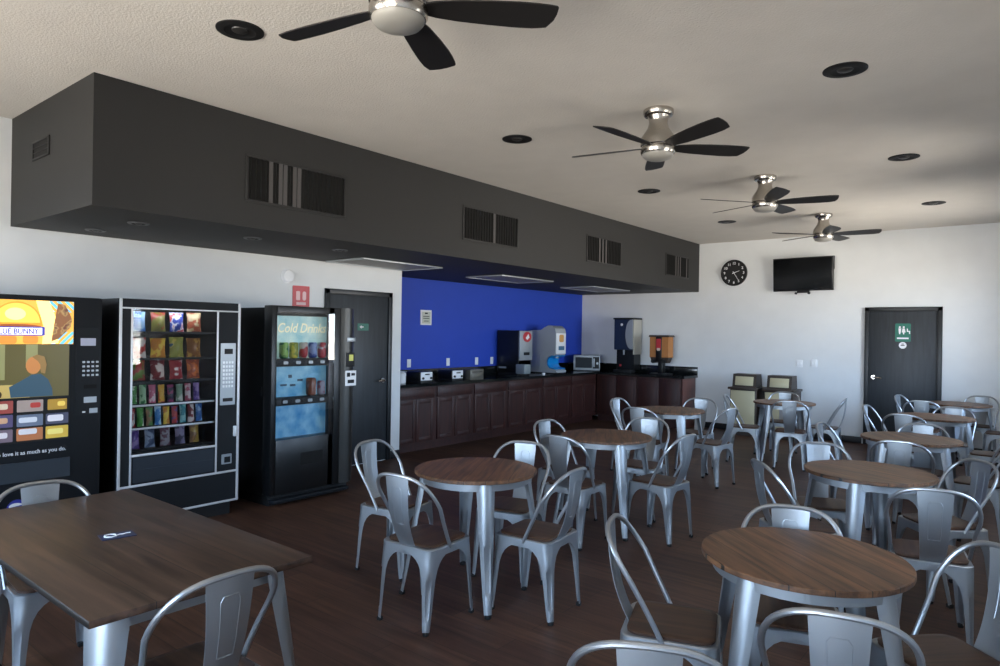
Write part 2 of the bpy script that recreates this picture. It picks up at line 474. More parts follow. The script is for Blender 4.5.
for k, (ya, lab) in enumerate(((4.67, 'nearest flat light panel in the soffit underside, above the black door'), (7.04, 'middle flat light panel in the soffit underside, over the toasters'), (9.42, 'farthest flat light panel in the soffit underside, over the drink dispensers'))):
    r = empty('light_panel', (.41, ya + .61, HB - .02), lab, 'ceiling light', 'unlit flat light panels under the soffit')
    part('frame', MB().box(.08, .10, ya, ya + 1.22, HB - .018, HB, .003).box(.72, .74, ya, ya + 1.22, HB - .018, HB, .003).box(.1, .72, ya, ya + .02, HB - .018, HB, .003).box(.1, .72, ya + 1.2, ya + 1.22, HB - .018, HB, .003), M_silver, r)
    part('diffuser', MB().box(.1, .72, ya + .02, ya + 1.2, HB - .010, HB - .002), M_diff, r)
M_dring = mat('dull_ring', '5a5c60', .45, .3)
def can(x, y, z, rad, label, group, trim, big=True):
    r = empty('recessed_light', (x, y, z - .02), label, 'ceiling light', group)
    part('trim_ring', MB().lathe([(rad * .62, z - .004), (rad * .66, z - .009), (rad * .9, z - .009), (rad, z - .005), (rad, z), (rad * .62, z)], 36, x, y, caps=False), trim, r)
    part('baffle', MB().lathe([(rad * .66, z - .008), (rad * .45, z - .001), (.0005, z - .001)], 32, x, y, caps=False), M_blk2 if big else M_blk2, r)
    part('lamp', MB().lathe([(.0005, z - .013), (rad * .22, z - .012), (rad * .34, z - .006), (rad * .36, z - .001)], 24, x, y, caps=False), M_lens, r)
for x, y, lab in ((2.944, 1.96, 'black-trimmed recessed light nearest the camera, left of the closest fan'), (5.43, 4.487, 'black recessed light at the upper right, nearest of the right row'),
                  (2.921, 4.487, 'black recessed light above the long soffit, left of the second fan'), (5.40, 6.961, 'black recessed light, second of the right row'),
                  (2.896, 6.985, 'black recessed light left of the third fan'), (5.36, 9.497, 'black recessed light, farthest of the right row'), (2.87, 9.483, 'black recessed light left of the farthest fan')):
    can(x, y, H, .125, lab, 'black recessed lights in the white ceiling', M_blk2)
for x, y, lab in ((1.08, 2.23, 'chrome-ringed downlight under the near end of the soffit'), (.39, 2.19, 'downlight under the soffit close to the left wall'),
                  (1.08, 3.17, 'downlight under the soffit above the snack machine'), (1.05, 4.12, 'downlight under the soffit above the drinks machine')):
    can(x, y, HB, .075, lab, 'small downlights under the soffit', M_dring, False)

# ------------------------------------------------------------------ ceiling fans
def fan_proto():
    r = empty('ceiling_fan', (0, 0, 0), '', 'ceiling fan', 'brushed nickel ceiling fans in a row')
    part('mounting_canopy', MB().lathe([(.0, 0), (.10, 0), (.108, -.006), (.108, -.03), (.10, -.045), (.078, -.05), (.0, -.05)][1:-1], 40), M_nick, r)
    part('motor_housing', MB().lathe([(.078, -.05), (.068, -.075), (.066, -.10), (.075, -.135), (.098, -.17), (.118, -.20), (.124, -.225), (.124, -.262), (.118, -.27), (.118, -.276), (.124, -.284), (.124, -.312), (.116, -.325)], 40), M_nick, r)
    part('lamp_bowl', MB().lathe([(.113, -.318), (.110, -.335), (.095, -.352), (.062, -.364), (.02, -.369), (.001, -.3695)], 40), M_opal, r, 'frosted white lamp bowl')
    for k in range(5):
        a = 2 * PI * k / 5
        out = []
        prof = [(.11, .035, .035), (.16, .048, .05), (.25, .06, .066), (.38, .068, .078), (.50, .072, .084), (.58, .070, .084), (.64, .058, .080), (.665, .010, .076), (.672, -.03, .07)]
        pts = [(x, u) for x, u, v in prof] + [(x, -v) for x, u, v in reversed(prof)]
        pitch = R(-13)
        rings = []
        for dz in (-.003, .003):
            ring = []
            for x, y in pts:
                yy = y * math.cos(pitch); zz = -.272 + y * math.sin(pitch) + dz
                ring.append((x * math.cos(a) - yy * math.sin(a), x * math.sin(a) + yy * math.cos(a), zz))
            rings.append(ring)
        part('blade', MB().loft(rings), M_blade, r, 'dark brown fan blade')
    return r
fp = fan_proto()
for k, (x, y, a, lab) in enumerate(((4.26, 1.92, 46, 'brushed nickel ceiling fan nearest the camera, cut by the top edge'), (4.20, 4.50, 47, 'second ceiling fan from the camera, brushed nickel with dark blades'),
                                    (4.175, 7.0, 14, 'third ceiling fan from the camera, brushed nickel with dark blades'), (4.125, 9.57, 8, 'farthest ceiling fan, near the wall clock'))):
    if k == 0:
        o = fp; o.location = (x, y, H); o.rotation_euler = (0, 0, R(a))
    else:
        o = dup(fp, (x, y, H), R(a))
    o['label'] = lab

# ------------------------------------------------------------------ left wall fittings
sm = MB()
r = empty('smoke_detector', (0, 4.23, 2.14), 'round white smoke detector high on the left wall', 'smoke detector')
for nm, prof in (('mounting_base', [(.078, 0), (.078, .014)]), ('cover', [(.07, .014), (.07, .034), (.062, .044), (.02, .048), (.001, .048)])):
    mb = MB(); mb.loft([[(z, 4.23 + q * math.cos(2 * PI * k / 28), 2.19 + q * math.sin(2 * PI * k / 28)) for k in range(28)] for q, z in prof], 0)
    part(nm, mb, M_plate, r)
s = empty('fire_sign', (.0, 4.41, 1.84), 'red fire sign with white symbols on the left wall above the drinks machine', 'sign')
part('sign_plate', MB().plate(4.41, 1.955, .215, .28, 0, .006, .008), M_red, s)
part('symbols', MB().plate(4.37, 1.985, .05, .10, .006, .0075, .01).plate(4.45, 1.985, .045, .10, .006, .0075, .02).plate(4.41, 1.90, .12, .03, .006, .0075, .004), mat('pale_red_print', 'f0c8c8', .5), s)

# ------------------------------------------------------------------ alcove wall plates
r = empty('notice_holder', (XB, 7.15, 1.71), 'white paper notice in a frame on the blue wall', 'notice')
part('frame', MB().box(XB, XB + .012, 7.035, 7.265, 1.71, 1.935, .003), M_plate, r)
part('paper', MB().plate(7.15, 1.82, .18, .175, XB + .012, XB + .0135), mat('notice_paper', 'c8ccc0', .6), r)
part('print', MB().plate(7.15, 1.885, .06, .02, XB + .0135, XB + .0145).plate(7.15, 1.84, .13, .01, XB + .0135, XB + .0145).plate(7.15, 1.81, .13, .01, XB + .0135, XB + .0145).plate(7.15, 1.77, .10, .01, XB + .0135, XB + .0145), M_grey, r)
def outlet_x(y, z, lab):
    r = empty('wall_outlet', (XB, y, z - .06), lab, 'outlet', 'white outlets on the blue wall')
    part('cover_plate', MB().box(XB, XB + .006, y - .038, y + .038, z - .06, z + .06, .003), M_plate, r)
    for dz in (.025, -.025):
        part('socket', MB().plate(y, z + dz, .034, .03, XB + .006, XB + .008, .008), M_white, r)
for y, l in ((6.82, 'white outlet on the blue wall, leftmost, next to the wall end'), (7.65, 'white outlet on the blue wall, second from the left'), (8.33, 'white outlet on the blue wall above the napkin box'), (8.72, 'white outlet on the blue wall, close beside the black dispenser')):
    outlet_x(y, 1.145, l)
def outlet_y(x, z, lab):
    r = empty('wall_outlet', (x, D, z - .06), lab, 'outlet', 'white plates on the far wall')
    part('cover_plate', MB().box(x - .05, x + .05, D - .006, D, z - .06, z + .06, .003), M_plate, r)
    for dx in (-.022, .022):
        part('toggle', MB().box(x + dx - .008, x + dx + .008, D - .012, D - .006, z - .018, z + .018, .002), M_white, r)
outlet_y(3.33, 1.19, 'white switch plate on the far wall, nearer the bins'); outlet_y(3.55, 1.205, 'white switch plate on the far wall, nearer the black door')

# ------------------------------------------------------------------ clock and television
r = empty('wall_clock', (2.25, D, 2.48), 'round black wall clock with pale numerals on the far wall', 'clock')
cx, cz = 2.25, 2.706
def disc_y(cx, cz, prof, n=48):
    return MB().loft([[(cx + q * math.cos(2 * PI * k / n), yy, cz + q * math.sin(2 * PI * k / n)) for k in range(n)] for q, yy in prof])
part('rim', disc_y(cx, cz, [(.225, D), (.225, D - .035), (.215, D - .04), (.205, D - .035), (.205, D - .02)]), M_blk, r)
part('dial', disc_y(cx, cz, [(.206, D - .018), (.206, D - .022)]), M_blk2, r)
for h in range(1, 13):
    a = PI / 2 - h * PI / 6
    text(str(h), .06, face_ny(cx + .165 * math.cos(a), D - .0235, cz + .165 * math.sin(a) - .02), M_white, 'numeral', r, align='CENTER', bold=.0015)
def hand(a, l, w, yy, nm):
    c, s_ = math.cos(a), math.sin(a)
    pts = [(cx - .03 * c - w * s_, cz - .03 * s_ + w * c), (cx - .03 * c + w * s_, cz - .03 * s_ - w * c), (cx + l * c + w * .5 * s_, cz + l * s_ - w * .5 * c), (cx + l * c - w * .5 * s_, cz + l * s_ + w * .5 * c)]
    part(nm, MB().prism(pts, 'y', yy - .002, yy), M_white, r)
hand(R(20), .10, .007, D - .026, 'hour_hand'); hand(R(-58), .15, .005, D - .029, 'minute_hand')
t = empty('wall_television', (3.36, D, 2.3), 'black flat television on a bracket on the far wall', 'television')
rot = Matrix.Translation((3.39, D - .12, 2.628)) @ Matrix.Rotation(R(-4), 4, 'Z') @ Matrix.Rotation(R(4), 4, 'X')
part('casing', MB().box(-.462, .462, -.02, .03, -.268, .268, .008, M=rot), M_blk, t)
part('screen', MB().box(-.445, .445, -.0225, -.0195, -.245, .252, M=rot), mat('television_screen', '05070a', .12), t)
part('stand_foot', MB().box(-.09, .10, -.01, .02, -.30, -.268, .004, M=rot), M_blk2, t)
part('wall_bracket', MB().box(3.2, 3.5, D - .02, D, 2.5, 2.78, .004).box(3.31, 3.39, D - .10, D - .015, 2.58, 2.66, .004), M_blk2, t)
part('lug', MB().cyl((3.285, D - .11, 2.325), (3.285, D - .07, 2.325), .018), M_grey, t); part('lug', MB().cyl((3.48, D - .11, 2.325), (3.48, D - .07, 2.325), .018), M_grey, t)
part('media_box', MB().box(3.80, 3.855, D - .14, D - .09, 2.69, 2.90, .006), M_blk2, t)

# ------------------------------------------------------------------ bins
def bin_(xc, lab):
    r = empty('waste_bin', (xc, 11.25, 0), lab, 'bin', 'cream waste bins with brown hoods against the far wall')
    ya, yb, w = 11.0, 11.48, .215
    part('plinth', MB().box(xc - w + .02, xc + w - .02, ya + .03, yb - .02, 0, .07), M_brown, r)
    part('body', MB().box(xc - w, xc + w, ya + .004, yb, .07, .75, .006), M_brown, r)
    part('door_panel', MB().box(xc - w + .012, xc + w - .03, ya - .01, ya + .004, .09, .735, .004), M_cream, r)
    part('tray_ledge', MB().box(xc - w - .03, xc + w + .02, ya - .03, yb, .75, .785, .006), M_brown, r)
    hdm = MB(); hdm.prism([(ya + .03, .785), (yb - .12, .785), (yb - .16, 1.0), (ya + .07, 1.0)], 'x', xc - .19, xc + .185)
    hood = part('hood', hdm, M_brown, r)
    sl = math.atan2(.04, .215)
    Mx = Matrix.Translation((xc, ya + .044, .892)) @ Matrix.Rotation(-sl, 4, 'X')
    part('flap', MB().box(-.145, .145, -.006, .006, -.075, .07, .003, M=Mx), M_cream, hood)
bin_(2.62, 'cream bin with brown hood, left of the pair by the counter end'); bin_(3.17, 'cream bin with brown hood, right of the pair, behind a round table')

# ------------------------------------------------------------------ counter and cabinets
XC = -.12
def cabinet(y0, y1, lab, ndoor=2):
    r = empty('base_cabinet', (XB + .02, (y0 + y1) / 2, 0), lab, 'cabinet', 'dark cherry base cabinets along the blue wall')
    part('body', MB().box(XB + .022, XC, y0 + .001, y1 - .001, .1, .87).box(XB + .022, XC - .07, y0 + .001, y1 - .001, 0, .1), M_cherry, r)
    g = .012
    def front(nm, ya, yb, za, zb):
        b = .05
        mb = MB().box(XC, XC + .018, ya, yb, za, zb, .003)
        return mb, b
    dz = .70
    mb, b = front('drawer', y0 + .03, y1 - .03, dz + .015, .85)
    dr = part('drawer', mb, M_cherry, r)
    part('drawer_panel', MB().box(XC + .018, XC + .022, y0 + .06, y1 - .06, dz + .04, .825, .002), M_cherry, dr)
    for k in range(ndoor):
        w = (y1 - y0 - .06) / ndoor
        ya = y0 + .03 + k * w + .004; yb = ya + w - .008
        mb = MB().box(XC, XC + .018, ya, ya + .055, .13, dz, .003).box(XC, XC + .018, yb - .055, yb, .13, dz, .003).box(XC, XC + .018, ya + .055, yb - .055, .13, .19, .003).box(XC, XC + .018, ya + .055, yb - .055, dz - .06, dz, .003)
        do = part('cabinet_door', mb, M_cherry, r)
        part('door_panel', MB().box(XC, XC + .010, ya + .05, yb - .05, .185, dz - .055), M_cherry, do)
    return r
ys = [YE + .022, 6.676, 7.462, 8.27, 9.216, 10.1, 10.98]
for k, l in enumerate(('dark cherry base cabinet at the left, cut off by the white wall end', 'dark cherry base cabinet under the two toasters', 'dark cherry base cabinet under the napkin box', 'dark cherry base cabinet under the black juice dispenser', 'dark cherry base cabinet under the white ice dispenser', 'dark cherry base cabinet at the inner corner of the counter')):
    cabinet(ys[k], ys[k + 1], l)
YC = 11.0
def cabinet_y(x0, x1, lab, end=False):
    r = empty('base_cabinet', ((x0 + x1) / 2, D - .03, 0), lab, 'cabinet', 'dark cherry base cabinets along the far wall')
    part('body', MB().box(x0, x1, YC, D - .022, .1, .87).box(x0, x1, YC + .07, D - .022, 0, .1), M_cherry, r)
    n = 2
    for k in range(n):
        w = (x1 - x0 - .04) / n; xa = x0 + .02 + k * w + .004; xb = xa + w - .008
        do = part('cabinet_door', MB().box(xa, xb, YC - .018, YC, .13, .85, .003), M_cherry, r)
        part('door_panel', MB().box(xa + .06, xb - .06, YC - .022, YC - .018, .19, .79, .002), M_cherry, do)
    if end:
        part('end_panel', MB().box(x1, x1 + .018, YC, D - .022, 0, .87, .002), M_cherry_lit, r, 'lighter brown end panel')
cabinet_y(XC, .73, 'dark cherry base cabinet on the far wall, beneath the tall drink dispenser')
cabinet_y(.73, 1.575, 'dark cherry base cabinet at the free end of the counter, beneath the cereal dispenser', True)
ct = empty('countertop', (-.4, 8.5, .87), 'black granite L-shaped countertop with low backsplash', 'countertop')
part('slab', MB().prism([(XB, YE), (XC + .03, YE), (XC + .03, YC - .04), (1.625, YC - .04), (1.625, D), (XB, D)], 'z', .87, .91), M_granite, ct)
part('backsplash', MB().box(XB, XB + .02, YE, D, .91, 1.055, .002).box(XB + .02, 1.625, D - .02, D, .91, 1.055, .002), M_granite, ct)

# things on the counter
def toaster(yc, lab):
    r = empty('toaster', (-.30, yc, .91), lab, 'toaster', 'black toasters with silver fronts on the counter')
    ya, yb = yc - .115, yc + .115
    part('casing', MB().box(-.46, -.165, ya, yb, .925, 1.065, .02, seg=3), M_blk, r)
    part('front_plate', MB().box(-.168, -.155, ya + .006, yb - .006, .945, 1.058, .004), M_white, r)
    part('base', MB().box(-.45, -.16, ya + .004, yb - .004, .91, .945, .004), M_blk2, r)
    for s_ in (-1, 1):
        part('knob', MB().cyl((-.156, yc + s_ * .075, .975), (-.14, yc + s_ * .075, .975), .016, n=16), M_blk2, r)
    part('lever', MB().box(-.156, -.135, yc - .035, yc + .035, 1.02, 1.035, .003), M_blk2, r)
    part('slot', MB().box(-.44, -.19, yc - .065, yc - .035, 1.0645, 1.0665), M_dkvoid, r); part('slot', MB().box(-.44, -.19, yc + .035, yc + .065, 1.0645, 1.0665), M_dkvoid, r)
toaster(6.545, 'black toaster with white front, nearer the white wall end'); toaster(7.175, 'black toaster with white front, next to the napkin box')
r = empty('napkin_dispenser', (-.22, 7.59, .91), 'brownish steel napkin box at the counter edge right of the toasters', 'napkin dispenser')
M_nap = mat('brushed_brown_steel', '6e6a60', .45, .4)
part('casing', MB().box(-.32, -.15, 7.44, 7.74, .91, 1.065, .006), M_nap, r)
part('slot', MB().box(-.151, -.149, 7.47, 7.71, 1.02, 1.03), M_blk2, r); part('face_plate', MB().box(-.152, -.146, 7.46, 7.72, .93, 1.0, .003), M_nap, r)
r = empty('storage_jar', (-.30, 6.20, .91), 'white lidded jar half hidden behind the white wall end', 'jar')
part('jar_body', MB().lathe([(.06, .912), (.066, .92), (.066, 1.0), (.06, 1.012)], 28, -.30, 6.20), M_white, r)
part('lid', MB().lathe([(.068, 1.012), (.07, 1.02), (.066, 1.045), (.04, 1.07), (.012, 1.078)], 28, -.30, 6.20), M_white, r)

r = empty('juice_dispenser', (-.55, 9.0, .91), 'tall black juice dispenser with silver front and red emblem', 'dispenser')
part('casing', MB().box(-.78, -.33, 8.83, 9.19, .95, 1.655, .008), M_blk, r)
part('front_panel', MB().box(-.33, -.30, 8.835, 9.185, 1.16, 1.65, .008), M_silver, r)
em = MB(); em.loft([[(x, 9.03 + .115 * q * math.cos(2 * PI * k / 24), 1.55 + .085 * q * math.sin(2 * PI * k / 24)) for k in range(24)] for q, x in ((1, -.30), (1, -.297))])
part('emblem', em, M_red, r)
part('emblem_leaf', MB().prism([(8.98, 1.53), (9.03, 1.50), (9.09, 1.54), (9.06, 1.60), (9.02, 1.565)], 'x', -.298, -.2955), M_white, r)
part('button_strip', MB().plate(9.02, 1.27, .16, .05, -.30, -.297, .008), M_grey, r)
part('recess', MB().box(-.42, -.33, 8.86, 9.16, .97, 1.155), M_blk2, r)
part('drip_tray', MB().box(-.34, -.16, 8.78, 8.95, .945, 1.10, .006), mat('grey_drip_tray', '8b979a', .4, .3), r)
for y in (8.93, 9.02, 9.11):
    part('nozzle', MB().cyl((-.35, y, 1.16), (-.35, y, 1.11), .014, .01), M_silver, r)
part('foot_rail', MB().box(-.77, -.35, 8.84, 9.18, .91, .95), M_blk2, r)
part('rating_label', MB().box(-.74, -.58, 8.828, 8.8305, 1.02, 1.05), M_silver, r)
r = empty('ice_dispenser', (-.5, 9.94, .91), 'white and grey ice and water dispenser with cyan recess', 'dispenser')
prof = [(-.79, .93), (-.17, .93), (-.165, .965), (-.2, .985), (-.30, 1.0), (-.355, 1.06), (-.36, 1.14), (-.33, 1.20), (-.26, 1.235), (-.2, 1.235), (-.185, 1.25), (-.18, 1.63), (-.2, 1.70), (-.26, 1.745), (-.34, 1.755), (-.42, 1.72), (-.5, 1.675), (-.79, 1.66)]
part('casing', MB().prism(prof, 'y', 9.70, 10.02), mat('pale_grey_plastic', 'a7adb2', .4), r)
rec = MB(); rec.prism([(-.19, .99), (-.30, 1.005), (-.345, 1.06), (-.35, 1.14), (-.325, 1.19), (-.25, 1.228), (-.19, 1.23), (-.19, 1.215), (-.245, 1.212), (-.315, 1.18), (-.335, 1.135), (-.33, 1.065), (-.29, 1.02), (-.19, 1.005)], 'y', 9.692, 10.028)
part('recess_liner', rec, M_cyan, r, 'bright cyan dispensing recess')
part('spout', MB().cyl((-.26, 9.86, 1.235), (-.26, 9.86, 1.18), .035, .028), M_silver, r)
part('front_panel', MB().box(-.182, -.172, 9.71, 10.01, 1.26, 1.62, .004), M_white, r)
part('label_print', MB().plate(9.87, 1.53, .14, .13, -.172, -.170, .03), mat('orange_label_print', 'd9a35c', .5), r)
part('button_pad', MB().plate(9.87, 1.36, .18, .07, -.172, -.170, .01), mat('blue_grey_pad', '4a7391', .4), r)
part('side_grille', MB().box(-.66, -.50, 9.695, 9.701, 1.0, 1.25), M_silver, r)
part('feet', MB().box(-.76, -.25, 9.73, 9.99, .91, .93), M_blk2, r)
single('paper_cup', MB().lathe([(.02, .91), (.028, .95), (.026, .95), (.019, .914)], 20, -.13, 9.28), M_white, 'tiny white cup at the counter edge before the silver dispenser', 'cup')
def cord(pts, lab):
    single('power_cord', MB().tube(pts, .005, 6), M_grey, lab, 'cord')
cord([(-.42, 8.60, .916), (-.34, 8.66, .916), (-.26, 8.78, .916), (-.2, 8.78, .916), (-.16, 8.70, .916)], 'grey cord looped on the counter left of the juice dispenser')
cord([(-.30, 9.55, .916), (-.22, 9.62, .92), (-.16, 9.72, .93), (-.12, 9.80, .925), (-.11, 9.93, .916)], 'grey cord on the counter before the ice dispenser')
# microwave, turned in the corner
r = empty('microwave_oven', (-.42, 11.10, .91), 'silver microwave oven in the counter corner by the blue wall', 'microwave')
Mw = Matrix.Translation((-.36, 11.03, .91)) @ Matrix.Rotation(R(30), 4, 'Z')
part('casing', MB().box(-.25, .25, 0, .33, .015, .30, .006, M=Mw), M_blk, r)
part('front_frame', MB().box(-.25, .25, -.02, 0, .015, .30, .005, M=Mw), M_silver, r)
part('window', MB().box(-.215, .10, -.023, -.019, .06, .26, M=Mw), mat('microwave_window', '2b3034', .6, spec=.2), r)
part('control_panel', MB().box(.115, .235, -.023, -.019, .05, .27, M=Mw), M_blk2, r)
kn = MB(); kn.tube([Mw @ Vector((.20, -.019, .15)), Mw @ Vector((.20, -.04, .15))], .022, 16)
part('dial', kn, M_silver, r)
part('door_handle', MB().box(.125, .15, -.04, -.02, .08, .24, .004, M=Mw), M_silver, r)
part('feet', MB().box(-.22, .22, .02, .30, 0, .015, M=Mw), M_blk2, r)

r = empty('coffee_dispenser', (.34, 11.3, .91), 'tall dark blue drink dispenser with silver curved front on the far counter', 'dispenser')
part('casing', MB().box(.14, .53, 11.17, 11.50, 1.33, 1.90, .012), mat('navy_casing', '27344f', .35), r)
part('side_panel', MB().box(.53, .548, 11.18, 11.49, 1.25, 1.895, .005), mat('pale_side_panel', 'b5b2a6', .4), r)
cw = MB(); pts = []
for k in range(13):
    a = PI * k / 12; pts.append((.53 - .14 * math.sin(a) ** .8, 1.62 - .275 * math.cos(a)))
cw.prism(pts + [(.535, 1.89), (.535, 1.35)], 'y', 11.145, 11.17)
part('curved_front', cw, M_silver, r, 'silver crescent-shaped front')
part('top_cap', MB().box(.135, .552, 11.14, 11.50, 1.895, 1.925, .006), M_blk2, r)
part('badge', MB().prism([(.30 + .025 * math.cos(k * PI / 8), 1.80 + .025 * math.sin(k * PI / 8)) for k in range(16)], 'y', 11.166, 11.17), M_white, r)
part('lower_recess', MB().box(.16, .52, 11.25, 11.50, .96, 1.33), M_blk, r)
part('tap', MB().cyl((.33, 11.21, 1.33), (.33, 11.21, 1.24), .02, .014), M_silver, r)
part('drip_tray', MB().box(.16, .52, 11.12, 11.30, .91, .965, .005), M_blk2, r)
part('indicator', MB().box(.22, .26, 11.247, 11.25, 1.02, 1.06), M_red, r)
r = empty('cereal_dispenser', (1.1, 11.25, .91), 'cereal dispenser with two clear hoppers and red centre panel', 'dispenser')
M_cer = mat('cereal_hoops', 'b67a44', .7, bump=1, bscale=90)
for k, xc in enumerate((.985, 1.185)):
    part('hopper', MB().prism([(xc - .078, 1.22), (xc + .078, 1.22), (xc + .078, 1.58), (xc - .078, 1.58)], 'y', 11.10, 11.30), M_cer, r, 'clear hopper full of orange cereal')
    hp = MB().prism([(xc - .078, 1.22), (xc - .035, 1.12), (xc + .035, 1.12), (xc + .078, 1.22)], 'y', 11.12, 11.28)
    part('chute', hp, M_brown, r)
    kn = MB(); kn.tube([(xc, 11.12, 1.15), (xc, 11.06, 1.15)], .035, 16)
    part('turn_knob', kn, M_blk2, r)
part('centre_panel', MB().box(1.03, 1.14, 11.085, 11.30, 1.15, 1.585, .004), M_blk, r)
part('emblem', MB().plate(0, 0, 0, 0, 0, 0) if False else MB().prism(rrect(1.085, 1.45, .09, .2, .02), 'y', 11.081, 11.086), M_red, r, 'red printed panel')
part('print', MB().prism(rrect(1.085, 1.36, .06, .05, .01), 'y', 11.078, 11.082), mat('pale_print', 'd8c8b8', .5), r)
rf = MB(); rf.prism([(.89, 1.58), (1.285, 1.58), (1.27, 1.615), (.905, 1.615)], 'y', 11.08, 11.32)
part('lid', rf, M_brown, r)
part('stand', MB().box(1.04, 1.13, 11.16, 11.28, .93, 1.2, .004).box(.92, 1.25, 11.07, 11.34, .91, .935, .006), M_blk, r)

# ------------------------------------------------------------------ vending machines
XF = .93
# frozen treats machine (left)
r = empty('vending_machine', (.5, 1.55, 0), 'black frozen-treat vending machine with a lit yellow picture panel, leftmost', 'vending machine', 'vending machines against the left wall')
v1 = r
part('cabinet', MB().box(.05, XF - .012, 1.02, 2.045, .08, 1.822, .012), M_blk, r)
part('kick_plate', MB().box(.08, XF - .05, 1.05, 2.02, 0, .08), M_blk2, r)
part('door_front', MB().box(XF - .012, XF, 1.02, 2.045, .10, 1.82, .005), M_grey, r)
E1 = 1.1
def emi(name, c, k=1.0):
    return mat(name, c, .4, emit=c, estr=E1 * k)
Mdome = emi('backlit_golden', 'd88420', .9); Mcream = emi('backlit_cream', 'ffdc80', 1.1); Mblue = emi('backlit_sky_blue', '5fb6d8', .7); Mwht = emi('backlit_white', 'f4f0e8', 1.0)
Mor = emi('backlit_orange', 'cf7a2c', .8); Mtan = emi('backlit_tan', 'd8a040', .8); Mbl2 = emi('backlit_royal_blue', '2c3aa0', .6)
pic = part('picture_panel', MB().plate(1.465, 1.634, .78, .304, XF, XF + .004), Mtan, r, 'backlit picture panel of ice-cream treats')
def ell(cy, cz, a, b, x0, x1, t0=0, t1=360, n=28):
    return MB().prism([(cy + a * math.cos(R(t0 + (t1 - t0) * k / n)), cz + b * math.sin(R(t0 + (t1 - t0) * k / n))) for k in range(n + (0 if t1 - t0 == 360 else 1))], 'x', x0, x1)
# diagonal stripes upper right and lower right
def clip_poly(y0, z0, y1, z1, poly):
    def cl(p, f, g):
        out = []
        for i in range(len(p)):
            a, b = p[i - 1], p[i]
            fa, fb = f(a), f(b)
            if (fa >= 0) != (fb >= 0):
                t_ = fa / (fa - fb); out.append((a[0] + (b[0] - a[0]) * t_, a[1] + (b[1] - a[1]) * t_))
            if fb >= 0: out.append(b)
        return out
    for f in (lambda p: p[0] - y0, lambda p: y1 - p[0], lambda p: p[1] - z0, lambda p: z1 - p[1]):
        poly = cl(poly, f, None)
        if len(poly) < 3: return None
    return poly
st = MB(); st2 = MB()
for k in range(9):
    c = .06 + k * .052
    q = clip_poly(1.70, 1.483, 1.854, 1.785, [(1.60 + c, 1.55 + .16), (1.60 + c + .026, 1.55 + .16), (1.60 + c - .14, 1.48 + .40), (1.60 + c - .166, 1.48 + .40)])
    if q: st.prism(q, 'x', XF + .004, XF + .0055)
    q = clip_poly(1.70, 1.483, 1.854, 1.57, [(1.52 + c, 1.45), (1.546 + c, 1.45), (1.68 + c, 1.60), (1.654 + c, 1.60)])
    if q: st2.prism(q, 'x', XF + .004, XF + .0055)
part('stripes', st, Mblue, pic); part('stripes', st2, Mblue, pic)
part('bun_picture', ell(1.51, 1.61, .15, .165, XF + .004, XF + .006, -8, 188), Mdome, pic)
part('bun_shade', ell(1.51, 1.63, .135, .135, XF + .006, XF + .0066, 0, 180), emi('backlit_amber', 'f0b048', .9), pic)
part('bun_highlight', ell(1.50, 1.69, .06, .042, XF + .0066, XF + .0072), Mcream, pic)
part('bun_filling', ell(1.51, 1.603, .145, .018, XF + .0062, XF + .0070), emi('backlit_brown', '8a4a1c', .7), pic)
part('cone_picture', MB().prism([(1.62, 1.785), (1.70, 1.785), (1.745, 1.66), (1.76, 1.49), (1.66, 1.483), (1.67, 1.60)], 'x', XF + .004, XF + .0062), Mcream, pic)
part('nut_bar_picture', MB().prism([(1.755, 1.77), (1.80, 1.765), (1.845, 1.66), (1.835, 1.60), (1.76, 1.52), (1.715, 1.50), (1.735, 1.65)], 'x', XF + .004, XF + .0066), two_tone('nutty_print', 'b06a2a', 'e0b060', '8a4218'), pic)
part('lower_treats', MB().plate(1.33, 1.515, .09, .06, XF + .004, XF + .006, .02).plate(1.46, 1.512, .1, .055, XF + .004, XF + .006, .02).plate(1.59, 1.515, .09, .06, XF + .004, XF + .006, .02), Mor, pic)
part('name_banner', MB().plate(1.42, 1.572, .51, .062, XF + .007, XF + .0085, .004), Mbl2, pic)
part('name_banner_field', MB().plate(1.415, 1.572, .485, .046, XF + .0085, XF + .0095, .003), Mwht, pic)
text('BLUE BUNNY.', .052, face_x(XF + .0105, 1.645, 1.554), Mbl2, 'name_lettering', pic, align='RIGHT', bold=.0012, sx=.82)
# window photograph of a child in a blue jacket
E_p = lambda n, c, k=1: mat(n, c, .35, emit=c, estr=.35 * k)
po = part('photo_panel', MB().plate(1.455, 1.296, .75, .365, XF, XF + .003), E_p('photo_olive', '5b5324', .8), r, 'backlit photograph of a fair-haired child in a blue jacket')
part('photo_window', MB().plate(1.37, 1.36, .15, .24, XF + .003, XF + .004).plate(1.60, 1.40, .07, .16, XF + .003, XF + .004), E_p('photo_sage', '8a8a5a'), po)
part('photo_table', MB().plate(1.34, 1.16, .5, .09, XF + .003, XF + .004), E_p('photo_sand', 'b09a58', 1.2), po)
part('photo_jacket', MB().prism([(1.48, 1.118), (1.47, 1.19), (1.53, 1.225), (1.60, 1.27), (1.655, 1.275), (1.70, 1.235), (1.725, 1.17), (1.73, 1.118)], 'x', XF + .004, XF + .0055), E_p('photo_denim', '2b4a5c'), po)
part('photo_face', ell(1.61, 1.335, .045, .06, XF + .0055, XF + .0065), E_p('photo_skin', 'b5763c', 1.3), po)
part('photo_hair', MB().prism([(1.60, 1.395), (1.63, 1.41), (1.675, 1.395), (1.69, 1.34), (1.68, 1.275), (1.655, 1.285), (1.65, 1.34), (1.635, 1.365)], 'x', XF + .006, XF + .0072), E_p('photo_hair_tone', '8a6a34', 1.1), po)
